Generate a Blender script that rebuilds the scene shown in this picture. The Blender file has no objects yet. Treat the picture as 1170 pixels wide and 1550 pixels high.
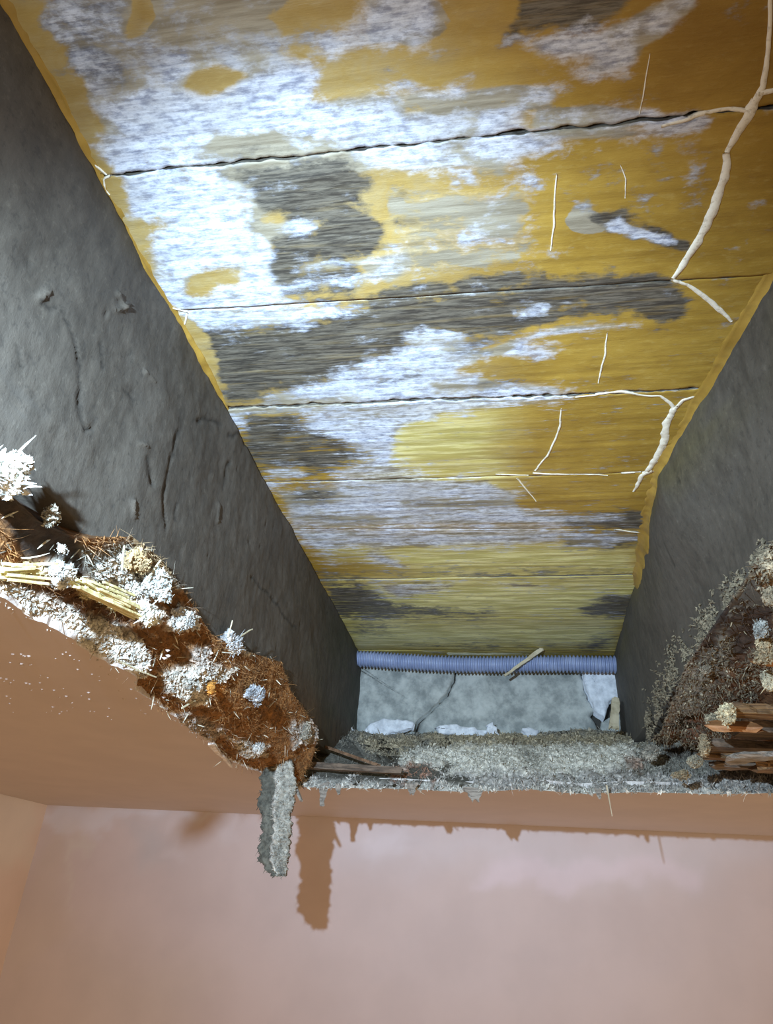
import bpy, bmesh, math, random
import numpy as np
from mathutils import Vector, Matrix

# ------------------------------------------------------------------ camera
F = 1055.47
AX = np.array([0.98779508, -0.0254774, -0.15366129])
AY = np.array([0.14589402, 0.4968502, 0.85548513])
AZ = np.array([0.05455111, -0.86746226, 0.49450318])
S = bpy.context.scene
cam_d = bpy.data.cameras.new('camera'); cam = bpy.data.objects.new('camera', cam_d)
S.collection.objects.link(cam); S.camera = cam
cam_d.sensor_fit = 'VERTICAL'; cam_d.sensor_height = 36.0; cam_d.lens = 36.0 * F / 1550.0
cam_d.clip_start = 0.01; cam_d.clip_end = 50
r_, d_, f_ = (Vector((AX[i], AY[i], AZ[i])) for i in range(3))
M3 = Matrix((r_, -d_, -f_)).transposed()
cam.matrix_world = M3.to_4x4()

# ------------------------------------------------------------------ light
w = bpy.data.worlds.new('world'); S.world = w; w.use_nodes = True
bg = w.node_tree.nodes['Background']
bg.inputs[0].default_value = (0.685, 0.48, 0.255, 1); bg.inputs[1].default_value = 1.0
TORCH = Vector((-0.172, 0.0, 0.1565))
def spot(name, target, watts, angle, blend, color, rad=0.006):
    l = bpy.data.lights.new(name, 'SPOT'); o = bpy.data.objects.new(name, l); S.collection.objects.link(o)
    l.energy = watts; l.spot_size = math.radians(angle); l.spot_blend = blend; l.color = color; l.shadow_soft_size = rad
    o.location = TORCH
    o.rotation_euler = (Vector(target) - TORCH).to_track_quat('-Z', 'Y').to_euler()
spot('torch_beam', (-0.03, 1.2, 0.46), 54.0, 86, 1.0, (0.58, 0.80, 1.0))
spot('torch_spill', (-0.10, 0.95, 0.30), 3.0, 135, 0.6, (0.60, 0.80, 1.0))
spot('torch_side_spill', (-0.75, 1.3, -0.15), 8.5, 104, 1.0, (0.66, 0.80, 1.0))
S.view_settings.view_transform = 'Standard'; S.view_settings.look = 'None'
S.view_settings.gamma = 1; S.view_settings.use_curve_mapping = False
S.view_settings.exposure = 0.0

# ------------------------------------------------------------------ helpers
rng = np.random.default_rng(7); random.seed(7)
def ray(px, py):
    v = np.array([px - 585.0, py - 775.0, F]); return np.array([v @ AX, v @ AY, v @ AZ])
def PX(px, py, x): r = ray(px, py); return r * x / r[0]
def PY(px, py, y): r = ray(px, py); return r * y / r[1]
def PZ(px, py, z): r = ray(px, py); return r * z / r[2]
def project(P):
    P = np.asarray(P); C = P[:, 0:1] * AX + P[:, 1:2] * AY + P[:, 2:3] * AZ
    z = np.maximum(C[:, 2], 0.02)
    return np.stack([585 + F * C[:, 0] / z, 775 + F * C[:, 1] / z], 1)
def _h(i, j, k, s):
    n = (i * 374761393 + j * 668265263 + k * 2147483647 + s * 974634777) & 0xffffffff
    n = ((n ^ (n >> 13)) * 1274126177) & 0xffffffff
    n = ((n ^ (n >> 16)) * 2246822519) & 0xffffffff
    return ((n ^ (n >> 15)) & 0xffffff) / float(0xffffff)
def vnoise(P, s=0):
    P = np.asarray(P, float); I = np.floor(P).astype(np.int64); f = P - I; f = f * f * (3 - 2 * f)
    out = 0
    for a in (0, 1):
        for b in (0, 1):
            for c in (0, 1):
                wgt = (f[:, 0] if a else 1 - f[:, 0]) * (f[:, 1] if b else 1 - f[:, 1]) * (f[:, 2] if c else 1 - f[:, 2])
                out = out + wgt * _h(I[:, 0] + a, I[:, 1] + b, I[:, 2] + c, s)
    return out * 2 - 1
def fbm(P, o=4, s=0):
    P = np.asarray(P, float); t = 0; a = 0.5
    for k in range(o): t = t + a * vnoise(P * 2 ** k + 17.3 * k, s + k); a *= 0.5
    return t
def sdist(Q, poly):                     # signed distance, positive inside
    poly = np.array(poly, float); n = len(poly)
    d = np.full(len(Q), 1e9); ins = np.zeros(len(Q), bool)
    for i in range(n):
        a, b = poly[i], poly[(i + 1) % n]; e = b - a; w_ = Q - a
        t = np.clip((w_ @ e) / (e @ e + 1e-9), 0, 1)
        d = np.minimum(d, np.linalg.norm(w_ - t[:, None] * e, axis=1))
        c = ((a[1] <= Q[:, 1]) & (b[1] > Q[:, 1])) | ((b[1] <= Q[:, 1]) & (a[1] > Q[:, 1]))
        den = (b[1] - a[1]) if abs(b[1] - a[1]) > 1e-9 else 1e-9
        ins ^= c & (Q[:, 0] < a[0] + (Q[:, 1] - a[1]) / den * (b[0] - a[0]))
    return np.where(ins, d, -d)
def pdist(Q, line):                     # distance to polyline
    line = np.array(line, float); d = np.full(len(Q), 1e9)
    for a, b in zip(line[:-1], line[1:]):
        e = b - a; w_ = Q - a; t = np.clip((w_ @ e) / (e @ e + 1e-12), 0, 1)
        d = np.minimum(d, np.linalg.norm(w_ - t[:, None] * e, axis=1))
    return d
def sstep(x): x = np.clip(x, 0, 1); return x * x * (3 - 2 * x)
def mesh_np(name, V, Fc, mat=None, parent=None, smooth=True, attrs=None, mats=None, mi=None):
    me = bpy.data.meshes.new(name)
    me.from_pydata([tuple(v) for v in np.asarray(V).tolist()], [], [tuple(f) for f in (Fc.tolist() if hasattr(Fc, 'tolist') else Fc)])
    if attrs:
        for k, c in attrs.items():
            a = me.color_attributes.new(k, 'FLOAT_COLOR', 'POINT'); a.data.foreach_set('color', np.asarray(c, np.float32).ravel())
    for m in (mats or [mat]):
        if m: me.materials.append(m)
    if smooth: me.polygons.foreach_set('use_smooth', [True] * len(me.polygons))
    if mi is not None: me.polygons.foreach_set('material_index', list(mi))
    me.update()
    o = bpy.data.objects.new(name, me); S.collection.objects.link(o)
    if parent: o.parent = parent
    return o
def grid_faces(nu, nv, wrap=False, off=0):
    i = np.arange(nu - 1)[:, None]; j = np.arange(nv if wrap else nv - 1)[None, :]; j2 = (j + 1) % nv
    return np.stack([i * nv + j, (i + 1) * nv + j, (i + 1) * nv + j2, i * nv + j2], -1).reshape(-1, 4) + off
def tag(o, label, cat=None, group=None, kind=None):
    if label: o['label'] = label
    if cat: o['category'] = cat
    if group: o['group'] = group
    if kind: o['kind'] = kind
    return o
def empty(name, loc=(0, 0, 0)):
    o = bpy.data.objects.new(name, None); o.location = loc; S.collection.objects.link(o); o.empty_display_size = .02
    return o
def put(o, parent):                    # parent keeping world coordinates
    o.parent = parent; o.matrix_parent_inverse = Matrix.Translation(-parent.location); return o

# ------------------------------------------------------------------ materials
class NT:
    def __init__(s, name, rough=0.8):
        s.m = bpy.data.materials.new(name); s.m.use_nodes = True; s.t = s.m.node_tree
        s.b = s.t.nodes['Principled BSDF']; s.b.inputs['Roughness'].default_value = rough
        s.co = s.n('ShaderNodeTexCoord').outputs['Object']
    def n(s, k, **kw):
        x = s.t.nodes.new(k)
        for a, b in kw.items(): setattr(x, a, b)
        return x
    def l(s, a, b): s.t.links.new(a, b)
    def val(s, inp, v):
        if hasattr(v, 'links') or isinstance(v, bpy.types.NodeSocket): s.l(v, inp)
        else: inp.default_value = v
    def noise(s, scale, detail=4, rough=.55, st=(1, 1, 1), dist=0.0):
        mp = s.n('ShaderNodeMapping'); s.l(s.co, mp.inputs[0]); mp.inputs['Scale'].default_value = st
        x = s.n('ShaderNodeTexNoise'); s.l(mp.outputs[0], x.inputs['Vector'])
        x.inputs['Scale'].default_value = scale; x.inputs['Detail'].default_value = detail
        x.inputs['Roughness'].default_value = rough; x.inputs['Distortion'].default_value = dist
        return x.outputs['Fac']
    def math(s, op, a, b=0.0, c=0.0, clamp=False):
        x = s.n('ShaderNodeMath', operation=op, use_clamp=clamp)
        s.val(x.inputs[0], a); s.val(x.inputs[1], b); s.val(x.inputs[2], c); return x.outputs[0]
    def ramp(s, v, lo, hi, a=0.0, b=1.0):
        x = s.n('ShaderNodeMapRange', interpolation_type='SMOOTHSTEP'); s.val(x.inputs[0], v)
        x.inputs[1].default_value = lo; x.inputs[2].default_value = hi; x.inputs[3].default_value = a; x.inputs[4].default_value = b
        return x.outputs[0]
    def mix(s, f, a, b, mode='MIX'):
        x = s.n('ShaderNodeMix', data_type='RGBA', blend_type=mode)
        s.val(x.inputs[0], f)
        for i, v in ((6, a), (7, b)):
            if isinstance(v, tuple): x.inputs[i].default_value = (*v, 1)
            else: s.l(v, x.inputs[i])
        return x.outputs[2]
    def attr(s, name):
        x = s.n('ShaderNodeAttribute', attribute_name=name); return x
    def color(s, c):
        if isinstance(c, tuple): s.b.inputs['Base Color'].default_value = (*c, 1)
        else: s.l(c, s.b.inputs['Base Color'])
    def bump(s, h, strength=.5, dist=.002):
        x = s.n('ShaderNodeBump'); s.l(h, x.inputs['Height']); x.inputs['Strength'].default_value = strength
        x.inputs['Distance'].default_value = dist; s.l(x.outputs[0], s.b.inputs['Normal'])

def m_plank():
    t = NT('stained_plank', .6)
    a = t.attr('mask'); sp = t.n('ShaderNodeSeparateColor'); t.l(a.outputs['Color'], sp.inputs[0])
    W, D, O = sp.outputs[0], sp.outputs[1], sp.outputs[2]; tone = a.outputs['Alpha']
    grain = t.noise(10, 6, .65, (1.2, 16, 16)); fine = t.noise(26, 5, .7, (1.5, 16, 16))
    blot = t.noise(38, 6, .62, (1, 1.7, 1.7), .4); big = t.noise(9, 4, .6, (1, 1.6, 1.6)); cl = t.noise(90, 5, .7, (1, 2.2, 2.2))
    fx = t.attr('bare'); bsp = t.n('ShaderNodeSeparateColor'); t.l(fx.outputs['Color'], bsp.inputs[0]); ba = bsp.outputs[0]
    soft = t.noise(24, 6, .6, (1, 1.35, 1.35), .5)
    def w(ch, g, b, lo=.26, hi=.74):
        x = t.math('MULTIPLY_ADD', t.math('SUBTRACT', grain, .5), t.math('MULTIPLY', ba, g), ch)
        x = t.math('MULTIPLY_ADD', t.math('SUBTRACT', soft, .5), t.math('MULTIPLY', t.math('SUBTRACT', 1.15, ba), b * 1.3), x)
        x = t.math('MULTIPLY_ADD', t.math('SUBTRACT', blot, .5), b, x)
        x = t.math('MULTIPLY_ADD', t.math('SUBTRACT', fine, .5), t.math('MULTIPLY', ba, g * .8), x)
        x = t.math('MULTIPLY_ADD', t.math('SUBTRACT', cl, .5), b * .5, x)
        return t.ramp(x, lo, hi)
    wood = t.mix(t.ramp(grain, .35, .65), (.22, .19, .135), (.36, .325, .25))
    och = t.mix(t.ramp(big, .3, .7), (.28, .168, .024), (.39, .25, .045))
    och = t.mix(t.ramp(blot, .48, .72, 0, .5), och, (.24, .135, .02)); och = t.mix(t.ramp(cl, .5, .75, 0, .35), och, (.50, .38, .13))
    och = t.mix(t.math('MULTIPLY', bsp.outputs[1], t.ramp(blot, .35, .65, .45, 1.0)), och, (.40, .32, .165))
    och = t.mix(t.ramp(tone, .5, 1.0), och, t.mix(t.ramp(grain, .42, .6), (.50, .46, .16), (.84, .80, .40)))
    och = t.mix(t.ramp(tone, .5, 0.0), och, (.17, .08, .008))
    dark = t.mix(t.ramp(fine, .38, .64), (.045, .040, .034), (.155, .138, .11))
    white = t.mix(t.ramp(t.math('ADD', t.math('MULTIPLY', fine, .4), t.math('MULTIPLY', cl, .6)), .36, .62), (.22, .25, .36), (.76, .82, .94))
    white = t.mix(t.ramp(cl, .54, .70, 0, .55), white, (.19, .22, .33))
    c = t.mix(w(O, .35, .55, .42, .56), wood, och)
    c = t.mix(t.math('MULTIPLY', w(D, 1.5, 1.3, .18, .68), t.ramp(grain, .28, .5, .7, 1.0)), c, dark)
    veil = t.ramp(t.noise(16, 5, .65, (1, 2.4, 2.4), .3), .32, .62, .62, 1.0)
    c = t.mix(t.math('MULTIPLY', t.math('MULTIPLY', w(W, 1.5, 1.25, .22, .80), .93), veil), c, white)
    t.color(c)
    t.l(t.ramp(O, .3, .7, .75, .42), t.b.inputs['Roughness'])
    h = t.math('ADD', t.math('MULTIPLY', fine, .5), t.math('MULTIPLY', cl, .5)); t.bump(h, .45, .0016)
    return t.m
def m_film():
    t = NT('ochre_film', .42); big = t.noise(14, 4); b = t.noise(60, 5, .6)
    c = t.mix(t.ramp(big, .35, .65), (.28, .165, .028), (.40, .25, .05)); c = t.mix(t.ramp(b, .52, .7, 0, .5), c, (.25, .16, .035))
    t.color(c); t.bump(b, .4, .002); return t.m
def m_simple(name, c1, c2, scale=60, rough=.85, st=(1, 1, 1), bump=.5, dist=.002, lo=.35, hi=.65):
    t = NT(name, rough); a = t.noise(scale, 6, .65, st); c = t.mix(t.ramp(a, lo, hi), c1, c2); t.color(c); t.bump(a, bump, dist); return t.m
def m_attr(name, rough=.9, scale=180, amt=.6, bump=.6, dist=.0015, st=(1, 1, 1)):
    t = NT(name, rough); a = t.attr('tint').outputs['Color']; n1 = t.noise(scale, 6, .7, st); n2 = t.noise(scale * .22, 4, .6)
    f = t.math('MULTIPLY', t.ramp(n1, .3, .7, 1 - amt, 1 + amt * .5), t.ramp(n2, .3, .7, .82, 1.15))
    v = t.n('ShaderNodeVectorMath', operation='SCALE'); t.l(a, v.inputs[0]); t.l(f, v.inputs['Scale']); t.color(v.outputs[0])
    t.bump(n1, bump, dist); return t.m
def m_joist():
    t = NT('weathered_joist', .8); a = t.attr('tint').outputs['Color']
    g = t.noise(12, 6, .65, (8, .9, 7)); s_ = t.noise(150, 5, .7); bl = t.noise(9, 4, .6); fz = t.noise(26, 6, .65, (4, 3, 1.3))
    c = t.mix(t.ramp(fz, .3, .7), (.050, .042, .033), (.084, .071, .056))
    c = t.mix(t.ramp(bl, .35, .7, 0, .55), c, (.11, .095, .078)); c = t.mix(t.ramp(s_, .56, .70, 0, .3), c, (.17, .15, .12)); c = t.mix(t.ramp(s_, .46, .34, 0, .45), c, (.03, .026, .022))
    c = t.mix(t.ramp(g, .55, .75, 0, .4), c, (.075, .068, .06))
    t.color(t.mix(1.0, c, a, 'MULTIPLY'))
    t.bump(t.math('ADD', t.math('ADD', fz, t.math('MULTIPLY', s_, .5)), bl), .35, .002); return t.m
def m_conduit():
    t = NT('grey_blue_plastic', .38); a = t.noise(40, 4); t.color(t.mix(t.ramp(a, .4, .7), (.23, .275, .44), (.31, .355, .52))); return t.m
MAT = dict(plank=m_plank(), film=m_film(), tint=m_attr('rubble'), joist=m_joist(), conduit=m_conduit(),
    wall=None,
    paint=m_simple('ceiling_paint', (.50, .415, .385), (.535, .445, .41), 9, .6, bump=.12, dist=.002),
    rim=m_simple('broken_plaster', (.55, .49, .46), (.80, .74, .70), 120, .9),
    crack=m_simple('white_crack', (.52, .46, .36), (.80, .75, .63), 220, .8, lo=.3, hi=.5, bump=.4, dist=.001),
    void=m_simple('dark_backing', (.02, .018, .015), (.04, .034, .028), 20),
    stone=m_simple('grey_stone', (.20, .215, .21), (.48, .49, .465), 30, .85, bump=.7, dist=.004, lo=.3, hi=.7),
    chunk=m_simple('white_plaster', (.50, .52, .57), (.76, .78, .84), 60, .8, bump=.5, dist=.002),
    wood=m_simple('raw_splinter', (.35, .29, .19), (.58, .50, .36), 30, .7, (1, 1, 1)),
    pale=m_simple('pale_batten', (.50, .45, .30), (.74, .70, .52), 30, .7, (1, 9, 9)),
    darkwood=m_simple('dark_lath', (.05, .035, .025), (.17, .12, .085), 24, .75, (1, 12, 12), .8),
    amber=m_simple('broken_lath', (.075, .038, .016), (.24, .135, .055), 30, .6, (1, 14, 14), .9),
    orange=m_simple('orange_wood', (.26, .11, .04), (.40, .19, .075), 40, .6, (1, 6, 6)),
    greylath=m_simple('grey_fibre', (.14, .12, .10), (.34, .30, .26), 40, .8, (1, 10, 10), .9),
    rust=m_simple('rusty_rod', (.10, .05, .025), (.24, .13, .07), 90, .8))

# ------------------------------------------------------------------ stained planks
# (class, strength, feather, polygon)  on the underside of the deck
ST = []
def st(c, k, f, *pts): ST.append((c, k, f, pts))
def ell(c, k, f, x, y, a, b, rot=0):
    r = math.radians(rot); pts = []
    for i in range(14):
        q = i / 14 * 2 * math.pi; u, v = a * math.cos(q), b * math.sin(q)
        pts.append((x + u * math.cos(r) - v * math.sin(r), y + u * math.sin(r) + v * math.cos(r)))
    ST.append((c, k, f, tuple(pts)))
# board 1
st('W', .95, 30, (60,-40),(760,-60),(700,30),(560,150),(840,140),(800,200),(500,225),(170,262),(150,180),(85,60))
st('M', .5, 40, (60,-60),(430,-60),(430,70),(250,110),(60,110))
st('T', .6, 30, (190,-40),(440,-40),(450,60),(300,70),(210,60))
ell('M', .7, 14, 150, 95, 55, 28, 20); ell('M', .75, 12, 195, 120, 45, 12, 8); ell('M', .6, 14, 120, 30, 40, 16, 10)
st('O', 1, 8, (188,-40),(224,-40),(221,55),(205,64),(188,50)); ST.append(('d', .35, 10, ((188,-40),(224,-40),(221,55),(205,64),(188,50))))
st('O', 1, 12, (265,130),(285,106),(330,98),(362,108),(335,132),(295,150),(268,145))
st('O', 1, 22, (388,30),(470,-20),(545,-30),(540,40),(500,75),(600,55),(620,85),(690,70),(700,125),(640,140),(560,125),(500,150),(465,150),(460,90),(420,60))
st('O', 1, 20, (655,-60),(770,-60),(770,10),(745,40),(690,60),(655,20))
st('W', .85, 16, (560,60),(580,20),(650,15),(660,45),(620,62))
st('O', 1, 22, (700,60),(800,60),(860,90),(960,70),(1060,20),(1060,-60),(1300,-60),(1300,170),(1100,180),(850,190),(780,180),(850,150),(780,110),(690,120))
ell('O', .8, 12, 545, 100, 70, 18, -10)
st('D', 1, 14, (775,45),(785,-20),(935,-60),(940,10),(900,35),(840,40),(790,52))
st('W', .7, 16, (790,55),(840,42),(900,38),(945,12),(1050,-40),(1060,10),(1000,60),(960,75),(955,100),(900,112),(860,105),(880,80),(800,85))
st('W', .65, 16, (560,150),(640,130),(780,120),(840,118),(838,165),(700,190),(560,200))
st('O', .62, 14, (610,150),(760,150),(760,165),(620,168))
st('d', .55, 70, (950,-60),(1300,-60),(1300,150),(1000,150),(930,60))
st('T', .75, 10, (318,240),(345,218),(410,212),(430,228),(560,222),(560,232),(420,243))
st('D', .55, 12, (318,242),(345,222),(410,214),(440,230),(400,243))
st('W', .7, 8, (820,180),(870,165),(1040,160),(1060,182),(990,190),(960,182),(830,204))
# board 2
st('W', .95, 22, (160,270),(340,252),(420,262),(440,300),(420,360),(410,400),(430,445),(400,468),(270,475),(230,400))
st('O', 1, 10, (288,425),(305,408),(352,408),(354,430),(335,436),(312,448),(295,440))
st('O', 1, 10, (150,290),(200,322),(238,325),(248,342),(225,365),(200,372))
st('T', .8, 10, (330,254),(560,228),(570,250),(400,270))
st('D', 1, 16, (335,268),(400,256),(560,245),(585,270),(575,330),(590,350),(565,390),(555,430),(480,446),(420,446),(405,400),(430,375),(365,340),(405,305),(375,285))
st('D', 1, 10, (380,300),(440,262),(560,256),(580,300),(575,350),(540,400),(520,440),(430,446),(400,405),(420,375)); ell('W', .9, 10, 445, 345, 45, 13, -4); ell('W', .7, 10, 500, 405, 60, 7, -6); ell('W', .75, 10, 480, 432, 60, 6, -4); ell('W', .6, 9, 350, 300, 26, 14, 0)
ell('O', .8, 12, 408, 331, 20, 6, -4)
ell('O', .9, 14, 565, 310, 45, 10, -4)
st('W', .62, 22, (560,222),(700,205),(830,200),(1010,185),(1040,205),(870,225),(800,250),(760,270),(640,270),(560,262))
st('V', .5, 22, (590,280),(700,270),(820,262),(830,330),(830,400),(700,430),(580,440))
ell('D', .8, 8, 560, 350, 22, 5, 0); ell('D', .7, 7, 620, 300, 12, 4, 0); ell('D', .7, 7, 615, 328, 14, 3, 0)
ell('W', .55, 12, 750, 335, 28, 10, 0); ell('W', .8, 10, 575, 415, 32, 7, -15); ell('W', .7, 10, 590, 392, 30, 4, -5)
st('O', 1, 14, (845,255),(900,235),(1050,215),(1200,200),(1200,420),(1020,425),(880,405),(830,380),(838,300))
st('V', .55, 10, (1012,225),(1040,215),(1050,250),(1030,300),(1010,300),(1025,260))
ell('T', .9, 6, 893, 326, 26, 20, 10)
st('D', 1, 4, (898,322),(912,316),(950,318),(968,330),(995,345),(1028,362),(1030,374),(1015,374),(990,366),(950,358),(915,342))
st('W', .95, 4, (912,334),(945,328),(968,340),(980,350),(985,362),(955,356),(925,346))
st('W', .9, 4, (985,350),(1012,356),(1008,364),(995,362))
st('D', .95, 8, (560,446),(640,432),(770,420),(850,416),(930,412),(1010,422),(1010,430),(620,450))
# board 3
st('D', 1, 14, (285,490),(480,466),(700,448),(1010,430),(1042,455),(1035,488),(985,496),(950,478),(870,495),(780,505),(700,520),(640,560),(520,585),(420,612),(340,615),(300,560))
st('W', .85, 16, (285,478),(380,468),(500,462),(560,474),(480,492),(390,500),(300,504))
st('W', .9, 14, (480,575),(560,545),(600,540),(650,520),(760,515),(860,490),(965,483),(968,494),(880,508),(800,520),(830,540),(740,545),(700,562),(840,570),(860,598),(640,608),(400,612),(400,604))
ell('W', .85, 10, 660, 512, 42, 8, -3); ell('W', .7, 10, 655, 540, 50, 10, -3); ell('W', .8, 8, 800, 468, 30, 6, -4); ell('W', .5, 8, 870, 462, 22, 5, -4)
ell('D', .85, 10, 790, 578, 60, 7, -3); ell('D', .6, 12, 720, 528, 50, 8, -3); ell('D', .6, 10, 700, 585, 40, 4, -3); ell('D', .7, 8, 600, 575, 40, 5, -3)
st('O', 1, 12, (740,560),(800,530),(900,510),(975,495),(1040,490),(1060,440),(1100,480),(1080,600),(860,600),(850,580),(760,575))
ell('W', .75, 7, 812, 533, 40, 6, -5); ell('O', .85, 9, 835, 545, 60, 5, -5)
# board 4
st('D', .95, 18, (345,622),(480,622),(560,620),(600,650),(590,690),(540,716),(400,726),(370,680))
ell('W', .9, 8, 358, 636, 18, 14, 20); st('T', .8, 6, (345,616),(560,610),(620,610),(620,618),(520,624),(350,630))
st('W', .9, 20, (470,632),(560,620),(700,606),(860,600),(840,614),(680,630),(620,660),(600,690),(640,712),(520,716),(560,690),(500,668),(440,660))
ell('W', .8, 8, 430, 712, 26, 8, 0); ell('D', .7, 10, 470, 668, 40, 14, 15)
st('O', .95, 16, (600,690),(620,650),(690,630),(860,610),(1080,600),(1060,715),(900,716),(660,716))
st('y', .75, 50, (560,610),(760,620),(760,720),(560,730))
# board 5
st('W', .82, 20, (405,735),(600,722),(740,722),(790,745),(800,775),(960,785),(970,800),(450,802))
ell('D', .75, 10, 470, 750, 40, 12, 0); ell('D', .6, 8, 700, 763, 90, 6, 0); ell('D', .6, 7, 520, 785, 60, 4, 0)
st('y', .85, 22, (600,735),(740,735),(760,760),(620,765))
st('O', 1, 10, (760,724),(900,718),(1040,712),(1020,790),(975,775),(850,776),(800,768),(790,745))
st('D', .9, 7, (845,778),(940,772),(975,772),(965,802),(850,800)); ell('W', .8, 6, 860, 783, 80, 4, 0)
# board 6
st('V', .9, 12, (445,805),(900,806),(960,870),(485,876))
st('W', .8, 12, (450,806),(850,806),(840,822),(600,836),(480,832))
st('y', 1, 22, (500,835),(700,820),(850,825),(960,835),(960,868),(650,868),(600,850))
st('O', .85, 16, (530,836),(700,838),(850,832),(970,830),(965,862),(700,862),(620,856))
ell('W', .7, 8, 590, 850, 34, 7, 20)
st('D', 1, 5, (850,810),(965,806),(970,822),(930,830),(855,828)); ell('W', .85, 5, 910, 814, 56, 5, 0); ell('W', .6, 4, 890, 825, 40, 3, 0)
st('D', .55, 6, (485,868),(965,862),(965,872),(485,877))
# board 7
st('y', 1, 16, (500,882),(965,878),(950,930),(515,936))
st('V', .9, 12, (500,882),(965,878),(950,930),(515,936))
st('D', .9, 14, (485,882),(560,884),(580,905),(640,918),(740,924),(740,936),(515,936))
st('W', .6, 12, (560,882),(700,882),(680,900),(600,908))
st('O', .8, 12, (640,905),(760,890),(880,895),(880,922),(700,920))
st('D', .95, 8, (880,920),(915,905),(965,903),(955,934),(890,933)); ell('W', .5, 6, 790, 886, 50, 3, 0)
# board 8
st('y', .8, 16, (515,938),(945,934),(932,984),(530,986))
st('O', .6, 12, (520,945),(940,940),(932,975),(600,975))
ell('D', .7, 8, 905, 974, 30, 8, -20); ell('D', .5, 8, 560, 955, 30, 8, 0); ell('D', .5, 6, 720, 976, 120, 4, 0)
# ochre along both corners
st('O', 1, 10, (-40,-60),(70,-60),(76,30),(110,110),(138,190),(168,250),(180,300),(215,360),(190,400),(100,200),(-40,60))
st('O', 1, 6, (255,450),(282,472),(300,510),(330,545),(342,595),(310,600),(240,480))
st('O', 1, 10, (1100,230),(1250,150),(1250,400),(1080,600),(1030,760),(985,800),(975,880),(960,880),(968,800),(1000,720),(1020,620),(1040,480),(1030,425))
for cx, cy, a, b, rr in ((1150,330,26,10,-50),(1125,370,18,8,-50)): ell('V', .5, 8, cx, cy, a, b, rr)

def stain_masks(V):
    Q = project(V)
    P3 = V * np.array([1, 1, 0])
    near = np.clip(.45 / V[:, 1], .35, 1.6)
    wx = fbm(P3 * np.array([22, 34, 1]), 4, 3) * 26 * near; wy = fbm(P3 * np.array([16, 60, 1]), 4, 9) * 13 * near
    Q = Q + np.stack([wx, wy], 1)
    n = len(V); Wm = np.zeros(n); D = np.zeros(n); O = np.ones(n); T = np.full(n, .5)
    for c, k, f, pts in ST:
        a = sstep(sdist(Q, pts) / (f * 1.7 + 3) * .5 + .5)
        if c == 'W': Wm += (k - Wm) * a; O += (.12 - O) * a * .85; D += (0 - D) * a * .7
        elif c == 'D': D += (k - D) * a; Wm += (0 - Wm) * a * .95
        elif c == 'O': O += (k - O) * a; D += (0 - D) * a; Wm += (0 - Wm) * a
        elif c == 'T': O += (0 - O) * a; Wm += (.25 - Wm) * a; D += (.15 - D) * a
        elif c == 'V': O += (k - O) * a; Wm += (.30 - Wm) * a; D += (.12 - D) * a      # thin veil
        elif c == 'M': D += (k - D) * a; Wm += (.5 - Wm) * a                              # mottled
        elif c == 'y': T += (.5 + .5 * k - T) * a
        elif c == 'd': T += (.5 - .5 * k - T) * a
    # brush of long grain streaks
    g = vnoise(V * np.array([9, 190, 0]), 31)
    D = D + 0
    far = sstep((V[:, 1] - .4) / .5)
    Wm = Wm + g * .16 * far * (Wm > .02); D = D + g * .08 * sstep((V[:, 1] - .40) / .05)
    return np.stack([np.clip(Wm, 0, 1), np.clip(D, 0, 1), np.clip(O, 0, 1), np.clip(T, 0, 1)], 1)

DECK = 0.45
seam_px = [((170,265),(1140,165)), ((285,470),(1030,425)), ((345,618),(1000,592)), ((410,730),(990,715)),
           ((450,801),(980,802)), ((485,878),(965,870)), ((515,937),(945,932)), ((530,985),(930,985))]
seams = []
for a, b in seam_px:
    A, B = PZ(*a, DECK), PZ(*b, DECK); k = (B[1] - A[1]) / (B[0] - A[0]); seams.append((A[1] - k * A[0], k))
seams = [(seams[0][0] - .144 * i, seams[0][1] * .6) for i in (5, 4, 3, 2, 1)] + seams + [(1.46, 0)]
rag = [0.0004] * 5 + [.0016, .0004, .0016, .0008, .0003, .0003, .0003, .0003, .0003]
gap = [.001] * 5 + [.0009, .0008, .0011, .0005, .0005, .0006, .0006, .0006, .001]
deck = empty('floor', (0, .6, DECK)); tag(deck, 'underside of the wooden floor deck, ochre boards with white mould, above the hole', None, None, 'structure')
def bare(V, g):
    p = sstep((.07 - V[:, 0]) / .16) * sstep((.62 - V[:, 1]) / .12) * .8
    return np.stack([np.full(len(V), g), p, p * 0, p * 0 + 1], 1)
xs = np.concatenate([np.linspace(-.6, -.33, 6), np.arange(-.325, .262, .0021), np.linspace(.27, .6, 8)])
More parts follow.
